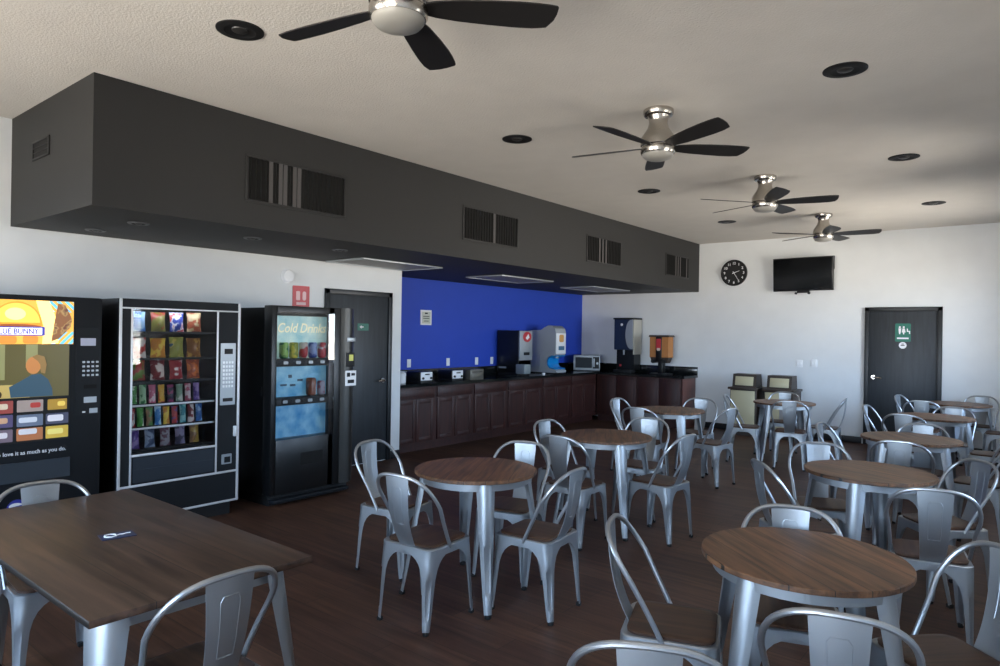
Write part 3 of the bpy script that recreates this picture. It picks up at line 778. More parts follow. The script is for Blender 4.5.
part('photo_scarf', ell(1.40, 1.14, .03, .03, XF + .004, XF + .0055), E_p('photo_cup', '3c2a18'), po)
mp_ = part('menu_panel', MB().plate(1.455, .955, .765, .305, XF, XF + .003), M_blk2, r)
cells = [['d9b070', 'c9a24c', '8f2c20'], ['a05a50', 'c8b8a0', 'd8b040'], ['3a3f7a', '6f86a8', '9a92c8'], ['7a6a9a', 'c06a38', 'e8c860']]
grid = [((1.43, 1.055), .13, .085, 'a04840'), ((1.595, 1.055), .155, .08, 'a89890'), ((1.76, 1.055), .12, .075, 'b8902e'), ((1.43, .96), .13, .085, '5a5078'), ((1.595, .955), .155, .08, '6a7890'), ((1.76, .955), .14, .075, '4a4e66'), ((1.43, .86), .13, .085, '7a6a78'), ((1.595, .86), .155, .085, 'b8754a'), ((1.76, .86), .14, .085, 'd8b848'), ((1.27, .955), .13, .28, '86553a')]
for k, ((cy, cz_), w, h, c) in enumerate(grid):
    p_ = part('menu_picture', MB().plate(cy, cz_, w, h, XF + .003, XF + .005, .006), mat('menu_print_%d' % k, c, .4, emit=c, estr=.18), mp_)
    dc = ('d8c8b0', 'b03a34', 'f0d060', 'c8a080', 'c8d0dc', 'dcdce4', 'd8d4dc', 'd0d4dc', 'e8dc80', 'c8a878')[k]
    part('menu_picture_print', MB().plate(cy + w * (.2 if k in (1, 2) else -.08), cz_ + h * (.22 if k == 7 else .05), w * (.4 if k in (1, 2) else .7), h * (.45 if k != 5 else .6), XF + .005, XF + .006, .012), mat('menu_detail_%d' % k, dc, .4, emit=dc, estr=.25), p_)
text('who love it as much as you do.', .038, face_x(XF + .001, 1.82, .722), M_white, 'slogan_lettering', r, align='RIGHT', bold=.0005, sx=.95)
part('delivery_door', MB().plate(1.46, .602, .77, .135, XF, XF + .008, .004), mat('slate_delivery_door', '343c44', .55, spec=.3), r)
cp = part('control_panel', MB().plate(1.955, 1.28, .165, .64, XF, XF + .003, .006), M_grey, r)
part('price_display', MB().plate(1.953, 1.497, .10, .055, XF + .003, XF + .006, .003), mat('display_label', 'b9bcd0', .4), cp)
kp = MB()
for i in range(4):
    for j in range(4):
        kp.plate(1.925 + i * .03, 1.35 - j * .032, .017, .014, XF + .003, XF + .007, .003)
part('keypad', kp, M_silver, cp)
part('coin_slot', MB().plate(1.97, 1.17, .085, .028, XF + .003, XF + .005, .003), M_dkvoid, cp)
part('price_label', MB().plate(1.972, 1.073, .085, .042, XF + .003, XF + .005, .003), M_silver, cp); part('price_label', MB().plate(1.994, .992, .055, .035, XF + .003, XF + .005, .003), M_silver, cp)
part('lock', MB().plate(1.93, .985, .02, .012, XF + .003, XF + .006, .004), M_white, cp)
lg = MB().merge if False else None
ov = part('oval_logo', ell(1.525, .358, .058, .06, XF, XF + .002), mat('royal_blue_logo', '2a2f9a', .4), r, 'blue oval logo')
part('logo_swoosh', ell(1.52, .375, .04, .02, XF + .002, XF + .003, 10, 200), M_white, ov)

# snack machine (middle)
r = empty('vending_machine', (.5, 2.66, 0), 'black glass-front snack vending machine with silver trim, middle of three', 'vending machine', 'vending machines against the left wall')
ya, yb, gy0, gy1, gz0, gz1 = 2.163, 3.155, 2.262, 2.945, .62, 1.755
# hollow cabinet: sides, back, top, bottom bulkhead
part('cabinet', MB().box(.05, XF - .02, ya, ya + .03, .12, 1.83).box(.05, XF - .02, gy1 + .02, yb, .12, 1.83).box(.05, .25, ya + .03, gy1 + .02, .12, 1.83)
     .box(.25, XF - .02, ya + .03, gy1 + .02, 1.78, 1.83).box(.25, XF - .02, ya + .03, gy1 + .02, .12, .60), M_blk, r)
part('kick_plate', MB().box(.1, XF - .06, ya + .04, yb - .04, 0, .12), M_blk2, r)
part('door_front', MB().box(XF - .02, XF, ya, gy0, .12, 1.83).box(XF - .02, XF, gy1, yb, .12, 1.83).box(XF - .02, XF, gy0, gy1, gz1, 1.83).box(XF - .02, XF, gy0, gy1, .12, gz0), M_grey, r)
t = .022
part('trim', MB().box(XF, XF + .008, ya, ya + t, .12, 1.83, .003).box(XF, XF + .008, yb - t, yb, .12, 1.83, .003).box(XF, XF + .008, ya + t, yb - t, 1.752, 1.764, .002).box(XF, XF + .006, ya + t, yb - t, .372, .39, .002).box(XF, XF + .006, ya + t, yb - t, .12, .138, .002)
     .box(XF, XF + .006, gy0 - .012, gy0 + .004, .39, 1.752, .002).box(XF, XF + .006, gy1 - .004, gy1 + .012, .39, 1.752, .002).box(XF, XF + .006, gy0, gy1, gz0 - .014, gz0 + .004, .002), M_alu, r, 'silver trim strips')
part('delivery_flap', MB().plate((gy0 + gy1) / 2, .50, gy1 - gy0 - .03, .19, XF, XF + .004, .003).plate((gy0 + gy1) / 2, .455, gy1 - gy0 - .04, .10, XF + .004, XF + .007, .003), mat('slate_flap', '29313a', .55, spec=.3), r)
part('glass', MB().box(XF - .010, XF - .004, gy0, gy1, gz0, gz1), M_glass, r)
cp = part('selection_panel', MB().plate(3.045, 1.22, .135, .53, XF, XF + .006, .006), M_silver, r)
part('display', MB().plate(3.048, 1.415, .075, .045, XF + .006, XF + .008, .003), M_blk2, cp)
kp = MB()
for i in range(4):
    for j in range(7):
        kp.plate(3.005 + i * .026, 1.32 - j * .034, .018, .02, XF + .006, XF + .009, .003)
part('keypad', kp, M_alu, cp)
part('coin_slot', MB().plate(3.045, 1.0, .09, .03, XF + .006, XF + .008, .004), M_blk2, cp)
part('door_handle', MB().box(XF, XF + .03, 3.10, 3.125, .68, .77, .006), M_alu, r)
part('coin_return', MB().plate(3.045, .49, .09, .085, XF, XF + .006, .006).plate(3.05, .485, .055, .05, XF + .006, XF + .008, .004, 1), [M_silver, M_grey], r)
zsh = [1.575, 1.365, 1.185, 1.0, .82, .645]
for z in zsh:
    sh = part('shelf', MB().box(.27, .895, gy0 + .02, gy1 + .0, z - .012, z, .002), M_blk2, r)
    part('price_rail', MB().box(.895, .905, gy0 + .02, gy1 - .0, z - .012, z + .004, .002), M_alu if z in (1.0, .82) else M_grey, sh)
part('interior_lamp', MB().box(.86, .885, gy0 + .05, gy1 - .05, 1.765, 1.778), mat('fluorescent_tube', 'e8eef4', .4, emit='e8f0ff', estr=11), r)

# the snack bags
def bag_mesh(w, h, d, name):
    mb = MB(); nu, nv = 8, 10
    rings = []
    for j in range(nv + 1):
        v = j / nv
        z = v * h
        bul = math.sin(PI * min(1, max(0, (v - .06) / .88))) ** .55 if .06 < v < .94 else 0
        ww = w / 2 * (1 - .10 * bul)
        ring = []
        for k in range(2 * nu):
            if k < nu: u = -1 + 2 * k / nu; s_ = 1
            else: u = 1 - 2 * (k - nu) / nu; s_ = -1
            th = d / 2 * bul * max(0, 1 - abs(u) ** 2.2) + .0012
            ring.append((s_ * th, u * ww, z))
        rings.append(ring)
    mb.loft(rings)
    return mb.mesh(name, M_white, smooth=60)
mesh_chip = bag_mesh(.122, .168, .07, 'chip_bag'); mesh_slim = bag_mesh(.056, .15, .036, 'candy_bag'); mesh_mid = bag_mesh(.088, .15, .045, 'cookie_bag')
C = {'blue': ('2d66b0', '8fb6dc'), 'olive': ('7c7a3a', 'a03c30'), 'royal blue': ('2742a8', 'e0e4ee', 'c8464a'), 'rust': ('a8563a', 'c8b48a'), 'red and white': ('b33a36', 'd8d0cc'), 'orange': ('d08a30', 'e8c84a'),
     'yellow green': ('9aa04a', 'd8cc6a', '3a6a8a'), 'golden brown': ('8a5a28', 'c89c4a'), 'red and green': ('a8403a', '6a8a3a'), 'dark red': ('7a1f26', 'd8ccc4'), 'red': ('a82832', 'e0d4d0'), 'burnt orange': ('9a4424', 'd0702c'),
     'green': ('3f8a3a', 'cfd8c4'), 'pale green': ('9ec49a', '3a7a4a'), 'pink': ('c06080', 'e8d0d4'), 'yellow': ('d8a832', 'b04a2a'), 'magenta': ('9a3a6a', '3a3a4a'), 'grey green': ('7a9a84', 'c8d0c8'), 'white and pink': ('d0c0c4', 'b0506a'), 'purple': ('5a3f8a', '9a84b8'), 'violet': ('6a5a9a', 'd0c8dc'),
     'tan': ('9a7a5a', '5a8a4a'), 'bright blue': ('2a7ac0', 'b8d8ec'), 'red blue': ('b04040', '3a5aa0', 'e0e0e8'), 'teal': ('2a8a94', '8ac8c8'), 'silver blue': ('8a9ab0', '4a5a78'), 'maroon': ('6a3a4a', '9a949a'), 'lilac': ('8a84a0', '4a4a60'), 'mustard': ('a8883a', '7a5a3a')}
MC = {k: two_tone('wrapper_' + k.replace(' ', '_'), *v) for k, v in C.items()}
rows = [('top', mesh_chip, 'snack_bag', [(2.355, 'blue'), (2.515, 'olive'), (2.665, 'royal blue'), (2.81, 'rust')]),
        ('second', mesh_chip, 'snack_bag', [(2.36, 'red and white'), (2.515, 'orange'), (2.665, 'yellow green'), (2.81, 'golden brown')]),
        ('third', mesh_chip, 'snack_bag', [(2.36, 'red and green'), (2.515, 'dark red'), (2.665, 'red'), (2.81, 'burnt orange')]),
        ('fourth', mesh_slim, 'candy_bag', [(2.33 + .073 * k, c) for k, c in enumerate(('green', 'pale green', 'pink', 'yellow', 'magenta', 'grey green', 'white and pink', 'purple'))]),
        ('fifth', mesh_slim, 'candy_bag', [(2.32 + .068 * k, c) for k, c in enumerate(('red', 'green', 'tan', 'bright blue', 'orange', 'red blue', 'teal', 'dark red', 'blue'))]),
        ('bottom', mesh_mid, 'cookie_bag', [(2.34 + .122 * k, c) for k, c in enumerate(('purple', 'silver blue', 'maroon', 'lilac', 'mustard'))])]
ordw = ('first', 'second', 'third', 'fourth', 'fifth', 'sixth', 'seventh', 'eighth', 'ninth')
for z, (shelf, me, nm, items) in zip(zsh, rows):
    for k, (y, c) in enumerate(items):
        o = bpy.data.objects.new(nm, me); COL.objects.link(o)
        o.location = (.80, y, z + .001); o.rotation_euler = (0, R(-5), R(random.uniform(-7, 7)))
        o.scale = (1, 1, random.uniform(.94, 1.02))
        o.material_slots[0].link = 'OBJECT'; o.material_slots[0].material = MC[c]
        setp(o, '%s bag on the %s shelf of the snack machine, %s from left' % (c, shelf, ordw[k]), 'snack bag', 'snack bags on the %s shelf' % shelf)

# drinks machine (right)
XD = .98
r = empty('vending_machine', (.55, 3.9, 0), 'black cold drinks vending machine with blue lit windows, beside the black door', 'vending machine', 'vending machines against the left wall')
ya, yb = 3.435, 4.40
def fx(y):   # front surface: flat, then the rounded right-hand column
    if y < 4.2: return XD
    u = (y - 4.2) / .2
    return XD + .03 * math.sin(PI * min(1, u * 1.15)) - .05 * u ** 4
pl = [(.15, ya), (XD - .13, ya)] + [(fx(4.2 + .2 * k / 14) - .13, 4.2 + .2 * k / 14) for k in range(15)] + [(.15, yb)]
wy0, wy1 = 3.49, 4.06
part('cabinet', MB().prism(pl, 'z', .09, 1.81), M_blk, r)
part('kick_plate', MB().box(.2, XD - .06, ya + .02, yb - .06, .0, .09), M_blk2, r)
part('base_lip', MB().box(XD - .05, XD + .03, ya + .02, yb - .10, .03, .06, .006), M_grey, r)
part('side_hinge', MB().box(.80, .84, ya - .012, ya, 1.0, 1.08, .003), M_grey, r)
fr = MB()
fr.box(XD - .13, XD, ya, wy0, .10, 1.83, .006).box(XD - .13, XD, wy1 + .06, 4.20, .10, 1.83, .006).box(XD - .045, XD, wy1, wy1 + .06, .10, 1.83, .006).box(XD - .13, XD, wy0, wy1 + .06, 1.74, 1.83, .006).box(XD - .13, XD, wy0, wy1 + .06, .10, .60, .006)
part('door_front', fr, M_blk, r)
cp_ = MB(); arc = [(fx(4.2 + .2 * k / 14), 4.2 + .2 * k / 14) for k in range(15)]
cp_.prism(arc + [(x - .129, y) for x, y in reversed(arc)], 'z', .10, 1.83)
cb = part('coin_column', cp_, mat('satin_black_column', '4a4a48', .34, .7), r)
part('coin_slot_plate', MB().box(fx(4.30) - .004, fx(4.30) + .004, 4.26, 4.36, 1.50, 1.54, .001), M_silver, cb)
def onarc(y): return fx(y)
bx_ = fx(4.30)
part('bill_acceptor', MB().box(bx_ - .02, bx_ + .008, 4.25, 4.35, 1.25, 1.39, .004), M_blk2, cb)
part('bill_light', MB().box(bx_ + .008, bx_ + .011, 4.28, 4.33, 1.31, 1.37), mat('yellow_green_window', '9aa04a', .4, emit='b8b85a', estr=.3), cb)
part('notice_label', MB().box(bx_ - .012, bx_ + .003, 4.245, 4.375, 1.06, 1.21).box(bx_ + .003, bx_ + .004, 4.26, 4.30, 1.15, 1.19, mi=1).box(bx_ + .003, bx_ + .004, 4.315, 4.36, 1.16, 1.185, mi=1).box(bx_ + .003, bx_ + .004, 4.27, 4.35, 1.085, 1.12, mi=1), [M_white, M_grey], cb)
def sky_print(name, c1, c2, k):
    m = two_tone(name, c1, c2, None, .3)
    b = m.node_tree.nodes['Principled BSDF']
    cr = [n for n in m.node_tree.nodes if n.type == 'VALTORGB'][0]
    cr.color_ramp.elements[0].position = .3; cr.color_ramp.elements[1].position = .75
    n = [n for n in m.node_tree.nodes if n.type == 'TEX_NOISE'][0]; n.inputs['Scale'].default_value = 9; n.inputs['Detail'].default_value = 6
    m.node_tree.links.new(cr.outputs[0], b.inputs['Emission Color']); b.inputs['Emission Strength'].default_value = k
    return m
pa = part('sign_window', MB().box(XD - .128, XD - .120, wy0, wy1 + .06, 1.33, 1.74), sky_print('ice_blue_print', '7fb4bc', 'c4d8d0', .28), r, 'pale blue backlit sign window')
text('Cold Drinks', .125, face_x(XD - .1185, 3.56, 1.585), mat('cream_letters', 'e6e2c4', .5, emit='e6e2c4', estr=.35), 'sign_lettering', pa, shear=.25, bold=.002, sx=.87)
part('display_window', MB().box(XD - .128, XD - .120, wy0, wy1 + .06, .955, 1.30), sky_print('water_blue_print', '3a86b4', '86b8cc', .25), r, 'blue backlit window')
part('lower_window', MB().box(XD - .128, XD - .120, wy0, wy1 + .06, .60, .94), sky_print('splash_blue_print', '2f79ae', '7fb0cc', .25), r, 'blue backlit window with water splash')
for zc in (1.305, .945):
    bs = part('button_strip', MB().box(XD - .119, XD - .006, wy0 - .005, wy1 + .06, zc - .035, zc + .035, .004), M_blk2, r)
    for k in range(5):
        part('select_button', MB().plate(3.585 + k * .135, zc, .05, .028, XD - .006, XD - .001, .010), M_silver, bs)
part('glass', MB().box(XD + .0005, XD + .003, wy0 - .01, 4.125, .60, 1.77), M_glass, r)
part('flavour_tags', MB().plate(3.64, 1.09, .07, .018, XD - .120, XD - .1185).plate(3.74, 1.085, .06, .02, XD - .120, XD - .1185).plate(3.82, 1.13, .06, .02, XD - .120, XD - .1185).plate(3.71, 1.17, .04, .03, XD - .120, XD - .1185), mat('ink_print', '2a4a66', .5), r)
part('delivery_port', MB().plate(3.88, .40, .25, .115, XD - .004, XD + .001, .01), M_dkvoid, r)
def can_mesh():
    mb = MB(); mb.lathe([(.02, 0), (.026, .006), (.029, .014), (.029, .108), (.025, .118), (.022, .120)], 20)
    return mb.mesh('drink_can', M_white, smooth=50)
cm = can_mesh()
MK = {'green': two_tone('can_green', '2f7a4a', '9ac86a'), 'lime green': two_tone('can_lime', '8a9a3a', 'd0c84a'), 'red': two_tone('can_red', 'b0303a', 'd8d0cc'), 'blue': two_tone('can_blue', '2a4a9a', '8aa0d0'), 'red and white': two_tone('can_rw', 'd8d0d0', 'b83a44'), 'copper brown': two_tone('can_copper', '8a5038', 'b87a54'), 'silver pink': two_tone('can_silver', 'b0a8b8', 'a85a6a')}
def drink(y, z, c, lab, s_=1.0):
    o = bpy.data.objects.new('drink_can', cm); COL.objects.link(o)
    o.location = (XD - .07, y + .04, z); o.scale = (1.25 * s_, 1.25 * s_, 1.08 * s_)
    o.material_slots[0].link = 'OBJECT'; o.material_slots[0].material = MK[c]
    setp(o, lab, 'drink can', 'display cans in the drinks machine')
for k, c in enumerate(('green', 'lime green', 'red', 'blue', 'red and white')):
    drink(3.565 + .106 * k, 1.342, c, '%s display can behind the upper drinks window, %s from the left' % (c, ordw[k]), 1.15)
drink(3.87, .982, 'copper brown', 'large copper brown display can in the lower drinks window', 1.3); drink(3.985, .982, 'silver pink', 'silver and pink display can right of the copper one', 1.05)

# ------------------------------------------------------------------ chairs
def hoop_pts():
    pts = [(-.183, -.015, .43), (-.187, -.05, .50), (-.195, -.092, .58)]
    n = 22
    for k in range(n + 1):
        a = PI * (1 - k / n)
        c, s_ = math.cos(a), math.sin(a)
        ex = abs(c) ** .66 * (1 if c > 0 else -1); ez = max(0, s_) ** .85
        pts.append((.210 * ex, -.14 - .115 * ez, .67 + .172 * ez))
    pts += [(-x, y, z) for x, y, z in reversed(pts[:3])]
    return pts
def sheet_leg(mb, sx, sy, top, foot, rows_):
    """corner channel of thin sheet; rows_: (z, arm, chamfer, groove)"""
    tk = .003
    zt = rows_[0][0]
    rings = []
    for z, a, ch, g in rows_:
        f = (zt - z) / zt
        cx_ = top[0] + (foot[0] - top[0]) * f; cy_ = top[1] + (foot[1] - top[1]) * f
        arc = []
        for k in range(7):
            w_ = R(15 * k); q = g if 2 <= k <= 4 else 0
            arc.append((ch - ch * math.sin(w_) + q, ch - ch * math.cos(w_) + q))
        outer = [(a, 0)] + arc + [(0, a)]
        inner = [(tk, a)] + [(u + tk, v + tk) for u, v in reversed(arc)] + [(a, tk)]
        rings.append([(sx * (cx_ - u), sy * (cy_ - v), z) for u, v in outer + inner])
    mb.loft(rings)
    return mb
LEGROWS = [(.432, .17, .05, 0), (.415, .166, .05, 0), (.402, .128, .048, 0), (.388, .104, .046, 0), (.365, .082, .042, 0), (.335, .066, .038, 0), (.30, .056, .035, 0), (.285, .053, .034, .005), (.20, .044, .029, .005), (.09, .035, .024, .004), (.075, .034, .023, 0), (.018, .028, .019, 0)]
def chair_proto():
    r = empty('metal_chair', (0, 0, 0), '', 'chair')
    st_ = MB(); rings = []
    for z, s_ in ((.446, .150), (.448, .166), (.459, .168), (.4625, .162), (.463, .14)):
        rings.append([(u, v, z) for u, v in rrect(0, .004, 2 * s_, 2 * s_, .055, 6)])
    st_.loft(rings)
    part('seat', st_, M_seat, r, 'brown wooden seat')
    sf = MB(); rings = []
    for z, s_ in ((.440, .12), (.4475, .166), (.4485, .181), (.444, .1855), (.43, .186), (.402, .184), (.402, .181), (.43, .182), (.437, .175), (.437, .12)):
        rings.append([(u, v, z) for u, v in rrect(0, 0, 2 * s_, 2 * s_, .05, 6)])
    sf.loft(rings, caps=True)
    part('seat_frame', sf, M_steel, r)
    for sx, sy, foot in ((1, 1, (.190, .205)), (-1, 1, (.190, .205)), (1, -1, (.182, .208)), (-1, -1, (.182, .208))):
        mb = MB(); sheet_leg(mb, sx, sy, (.186, .186), foot, LEGROWS)
        lg_ = part('leg', mb, M_steel, r)
        fx_, fy_ = foot[0] * sx, foot[1] * sy
        part('rubber_foot', MB().box(min(fx_, fx_ - sx * .026), max(fx_, fx_ - sx * .026), min(fy_, fy_ - sy * .026), max(fy_, fy_ - sy * .026), 0, .022, .004), M_rubber, lg_)
    part('back_frame', MB().tube(hoop_pts(), .0105, 10), M_steel2, r)
    # splat
    rings_f = []; n = 14; m = 8
    def sp(t_, u):
        z = .436 + .398 * t_
        y = -.176 - .078 * t_ ** 1.0 - .018 * math.sin(PI * t_) + (.02 * (1 - t_) ** 6)
        w = .056 + .026 * t_
        return Vector((u * w, y + .008 * (1 - u * u) * -1, z))
    mb = MB()
    front = []
    for i in range(n + 1):
        t_ = i / n
        ring = [sp(t_, -1 + 2 * j / m) + Vector((0, .0012, 0)) for j in range(m + 1)] + [sp(t_, 1 - 2 * j / m) - Vector((0, .0012, 0)) for j in range(m + 1)]
        front.append(ring)
    mb.loft(front)
    bk = part('backrest', mb, M_steel, r, smooth=50)
    path = []
    for u0, t0, u1, t1 in ((-.42, .35, -.42, .82), (-.42, .82, -.3, .86), (-.3, .86, .3, .86), (.3, .86, .42, .82), (.42, .82, .42, .35)):
        for k in range(6):
            path.append(sp(t0 + (t1 - t0) * k / 6, u0 + (u1 - u0) * k / 6))
    path.append(sp(.35, .42)); path.append(sp(.35, 0))
    part('embossed_rim', MB().tube(path, .0026, 6, closed=True), M_steel, bk)
    for ch in list(r.children_recursive):
        for v in ch.data.vertices: v.co.z *= .997
    return r
cp0 = chair_proto()
TABLES = {'T1': ((3.625, 3.205), 6, 'round table nearest the drinks machine'), 'T2': ((3.518, 5.010), 6, 'round table standing second from the drinks machine'), 'T3': ((3.06, 7.285), 0, 'round table beside the counter end'), 'T4': ((3.755, 9.254), 25, 'round table before the bins'),
          'T5': ((5.661, 2.813), 25, 'closest round table at right'), 'T6': ((5.523, 4.883), 43, 'second round table of the right row'), 'T7': ((5.509, 6.771), 12, 'third round table of the right row'), 'T8': ((5.47, 8.86), 25, 'fourth round table of the right row'), 'T9': ((5.52, 10.886), -35, 'last round table by the far black door')}
CH = [(2.973, 3.142, 279, 'T1', 'left'), (3.679, 2.726, 4, 'T1', 'near'), (4.079, 3.238, 95, 'T1', 'right'), (3.60, 3.60, 195, 'T1', 'far'),
      (3.195, 4.903, 265, 'T2', 'left'), (3.556, 4.478, 0, 'T2', 'near'), (4.009, 5.014, 85, 'T2', 'right'), (3.585, 5.51, 188, 'T2', 'far'),
      (2.635, 7.219, 267, 'T3', 'left'), (3.046, 6.713, 3, 'T3', 'near'), (3.57, 7.19, 80, 'T3', 'right'), (3.15, 7.80, 188, 'T3', 'far'),
      (3.40, 8.80, 283, 'T4', 'left'), (3.971, 8.769, 12, 'T4', 'near'), (4.198, 9.439, 96, 'T4', 'right'), (3.601, 9.66, 185, 'T4', 'far'),
      (5.228, 2.575, 289, 'T5', 'left'), (5.89, 2.31, 14, 'T5', 'near'), (6.12, 2.95, 136, 'T5', 'right'), (5.58, 2.994, 199, 'T5', 'far'),
      (5.222, 4.419, 309, 'T6', 'left'), (5.914, 4.353, 12, 'T6', 'near'), (5.90, 5.12, 131, 'T6', 'right'), (5.212, 5.10, 203, 'T6', 'far'),
      (5.082, 6.557, 267, 'T7', 'left'), (5.555, 6.093, 1, 'T7', 'near'), (6.0, 6.75, 82, 'T7', 'right'), (5.565, 6.95, 183, 'T7', 'far'),
      (5.06, 8.70, 266, 'T8', 'left'), (5.31, 8.20, 356, 'T8', 'near'), (6.0, 8.50, 90, 'T8', 'right'), (5.612, 9.03, 181, 'T8', 'far'),
      (5.10, 10.62, 258, 'T9', 'left'), (5.22, 10.12, 1, 'T9', 'near'), (6.02, 10.5, 90, 'T9', 'right'), (5.72, 11.19, 172, 'T9', 'far')]
EXTRA = [(5.52, 1.77, 26, 'silver metal chair cut by the bottom edge, in front of the closest round table'),
         (4.15, 1.125, 90, 'silver metal chair at the near short end of the rectangular table'),
         (2.81, 1.15, 266, 'silver metal chair at the far end of the rectangular table, before the vending machines')]
first = True
def place_chair(x, y, a, lab):
    global first
    if first:
        o = cp0; o.location = (x, y, 0); o.rotation_euler = (0, 0, R(a)); first = False
    else:
        o = dup(cp0, (x, y, 0), R(a))
    o['label'] = lab; o['group'] = 'silver metal chairs with wooden seats'
for x, y, a, t_, side in CH:
    place_chair(x, y, a, 'silver metal chair, %s side of the %s' % (side, TABLES[t_][2]))
for x, y, a, lab in EXTRA:
    place_chair(x, y, a, lab)

# ------------------------------------------------------------------ tables
TROWS = [(.735, .08, .055, 0), (.60, .072, .05, 0), (.40, .059, .041, 0), (.38, .058, .04, .006), (.14, .042, .03, .005), (.12, .041, .028, 0), (.02, .032, .022, 0)]
def table_legs(r, tx, ty, fx_, fy_):
    for sx, sy in ((1, 1), (-1, 1), (1, -1), (-1, -1)):
        mb = MB(); sheet_leg(mb, sx, sy, (tx, ty), (fx_, fy_), TROWS)
        lg_ = part('leg', mb, M_steel, r)
        a, b = fx_ * sx, fy_ * sy
        part('rubber_foot', MB().box(min(a, a - sx * .03), max(a, a - sx * .03), min(b, b - sy * .03), max(b, b - sy * .03), 0, .024, .004), M_rubber, lg_)
def round_table():
    r = empty('round_table', (0, 0, 0), '', 'table', 'round tables with dark wooden tops and steel legs')
    part('table_top', MB().lathe([(.30, .738), (.379, .738), (.381, .740), (.381, .757), (.378, .760), (.30, .760)], 72), M_top, r, 'dark brown wooden top').rotation_euler = (0, 0, R(-66))
    ap = MB(); ap.lathe([(.335, .738), (.338, .734), (.338, .69), (.333, .69), (.333, .738)], 64, caps=False)
    part('apron', ap, M_steel, r)
    table_legs(r, .262, .262, .333, .333)
    return r
rt = None
for k, (p, a, nm) in TABLES.items():
    if rt is None:
        rt = round_table(); rt.location = (*p, 0); rt.rotation_euler = (0, 0, R(a)); o = rt
    else:
        o = dup(rt, (*p, 0), R(a))
    o['label'] = '%s, dark wood top on silver legs' % nm
r = empty('rectangular_table', (3.444, 1.161, 0), 'rectangular dark wood table with silver legs at the lower left', 'table')
hx_, hy_ = .803, .384
def off(v): return v
loc = Vector((3.444, 1.161, 0))
tt = MB(); tt.box(-hx_, hx_, -hy_, hy_, .735, .760, .004)
def lpart(nm, mb, m, parent, lab=None):
    o = bpy.data.objects.new(nm, mb.mesh(nm, m)); o.parent = parent; COL.objects.link(o)
    if lab: o['label'] = lab
    return o
lpart('table_top', tt, wood('walnut_long_top', '30221a', '563f31', .42, .8, 0, seams=.192), r, 'dark brown plank top')
ia, zb_ = .095, .67
ap = MB().box(-hx_ + ia, hx_ - ia, -hy_ + ia, -hy_ + ia + .004, zb_, .735).box(-hx_ + ia, hx_ - ia, hy_ - ia - .004, hy_ - ia, zb_, .735).box(-hx_ + ia, -hx_ + ia + .004, -hy_ + ia, hy_ - ia, zb_, .735).box(hx_ - ia - .004, hx_ - ia, -hy_ + ia, hy_ - ia, zb_, .735)
lpart('apron', ap, M_steel, r)
LT = [(.735, .10, .075, 0), (.60, .088, .066, 0), (.40, .068, .05, 0), (.38, .066, .048, .006), (.14, .046, .033, .005), (.12, .044, .03, 0), (.02, .034, .024, 0)]
for sx, sy in ((1, 1), (-1, 1), (1, -1), (-1, -1)):
    mb = MB(); sheet_leg(mb, sx, sy, (hx_ - .075, hy_ - .05), (hx_ + .0, hy_ + .0), LT)
    lg_ = lpart('leg', mb, M_steel, r)
    a, b = hx_ * sx, hy_ * sy
    lpart('rubber_foot', MB().box(min(a, a - sx * .03), max(a, a - sx * .03), min(b, b - sy * .03), max(b, b - sy * .03), 0, .024, .004), M_rubber, lg_)
# card on the table
r = empty('table_card', (3.45, 1.17, .7605), 'small dark blue card with white script lying on the rectangular table', 'card')
Mc = Matrix.Translation((3.452, 1.168, .7605)) @ Matrix.Rotation(R(80), 4, 'Z')
part('card', MB().box(-.062, .062, -.045, .045, 0, .002, M=Mc), mat('navy_card', '1d2f55', .35), r)
pth = [(-.045, .0), (-.04, .02), (-.02, .026), (-.004, .012), (-.006, -.012), (-.024, -.02), (-.04, -.01)]
part('script_loop', MB().tube([Mc @ Vector((x, y, .0022)) for x, y in pth], .0036, 6, closed=True), M_white, r)
part('script_stroke', MB().tube([Mc @ Vector((x, y, .0022)) for x, y in ((-.01, -.008), (.01, .004), (.022, .0), (.034, .008), (.05, .006))], .003, 6), M_white, r)

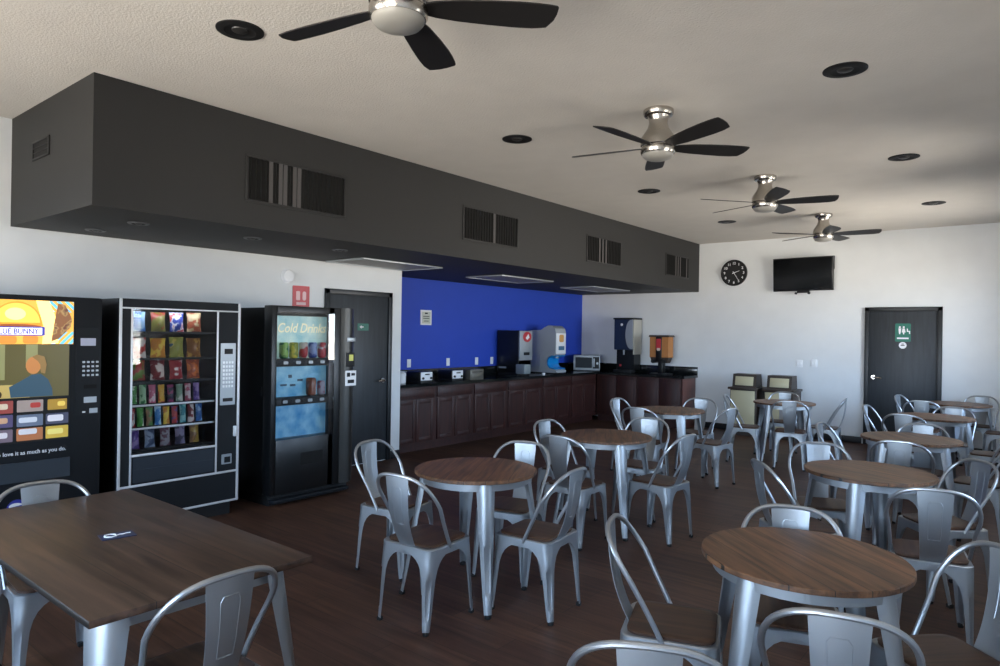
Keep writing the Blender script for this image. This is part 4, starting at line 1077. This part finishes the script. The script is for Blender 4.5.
# ------------------------------------------------------------------ daylight
w = bpy.data.worlds.new('outdoors'); scene.world = w; w.use_nodes = True
nt = w.node_tree; L = nt.links
bg = nt.nodes['Background']
tc = nt.nodes.new('ShaderNodeTexCoord'); sp_ = nt.nodes.new('ShaderNodeSeparateXYZ')
L.new(tc.outputs['Generated'], sp_.inputs[0])
mr = nt.nodes.new('ShaderNodeMapRange'); mr.inputs[1].default_value = -1; mr.inputs[2].default_value = 1
L.new(sp_.outputs['Z'], mr.inputs[0])
cr = nt.nodes.new('ShaderNodeValToRGB'); e = cr.color_ramp.elements
e[0].position = 0; e[0].color = (1.40, 1.30, 1.16, 1)
e[1].position = .485; e[1].color = (1.60, 1.50, 1.36, 1)
for p, c in ((.515, (1.0, 1.28, 1.62, 1)), (.62, (.72, 1.02, 1.45, 1)), (1.0, (.35, .62, 1.2, 1))):
    k = e.new(p); k.color = c
L.new(mr.outputs[0], cr.inputs[0]); L.new(cr.outputs[0], bg.inputs[0])
bg.inputs[1].default_value = 8.5

# ------------------------------------------------------------------ camera
cam = bpy.data.cameras.new('camera'); co = bpy.data.objects.new('camera', cam); COL.objects.link(co)
cam.sensor_width = 36; cam.lens = 672.6 * 36 / 1000; cam.clip_start = .05
yaw, pitch, roll = R(38.809), R(-.025), R(.911)
F = Vector((-math.sin(yaw) * math.cos(pitch), math.cos(yaw) * math.cos(pitch), math.sin(pitch)))
Rv = Vector((math.cos(yaw), math.sin(yaw), 0)); U = Rv.cross(F)
R2 = Rv * math.cos(roll) + U * math.sin(roll); U2 = U * math.cos(roll) - Rv * math.sin(roll)
m = Matrix((R2, U2, -F)).transposed().to_4x4(); m.translation = (6.379, 0, 1.613)
co.matrix_world = m
scene.camera = co
scene.view_settings.view_transform = 'Standard'
scene.view_settings.look = 'None'
scene.view_settings.gamma = 1
scene.view_settings.use_curve_mapping = False
scene.view_settings.exposure = 0.58
scene.cycles.use_denoising = True
scene.cycles.max_bounces = 8
scene.cycles.diffuse_bounces = 5
scene.cycles.sample_clamp_indirect = 6
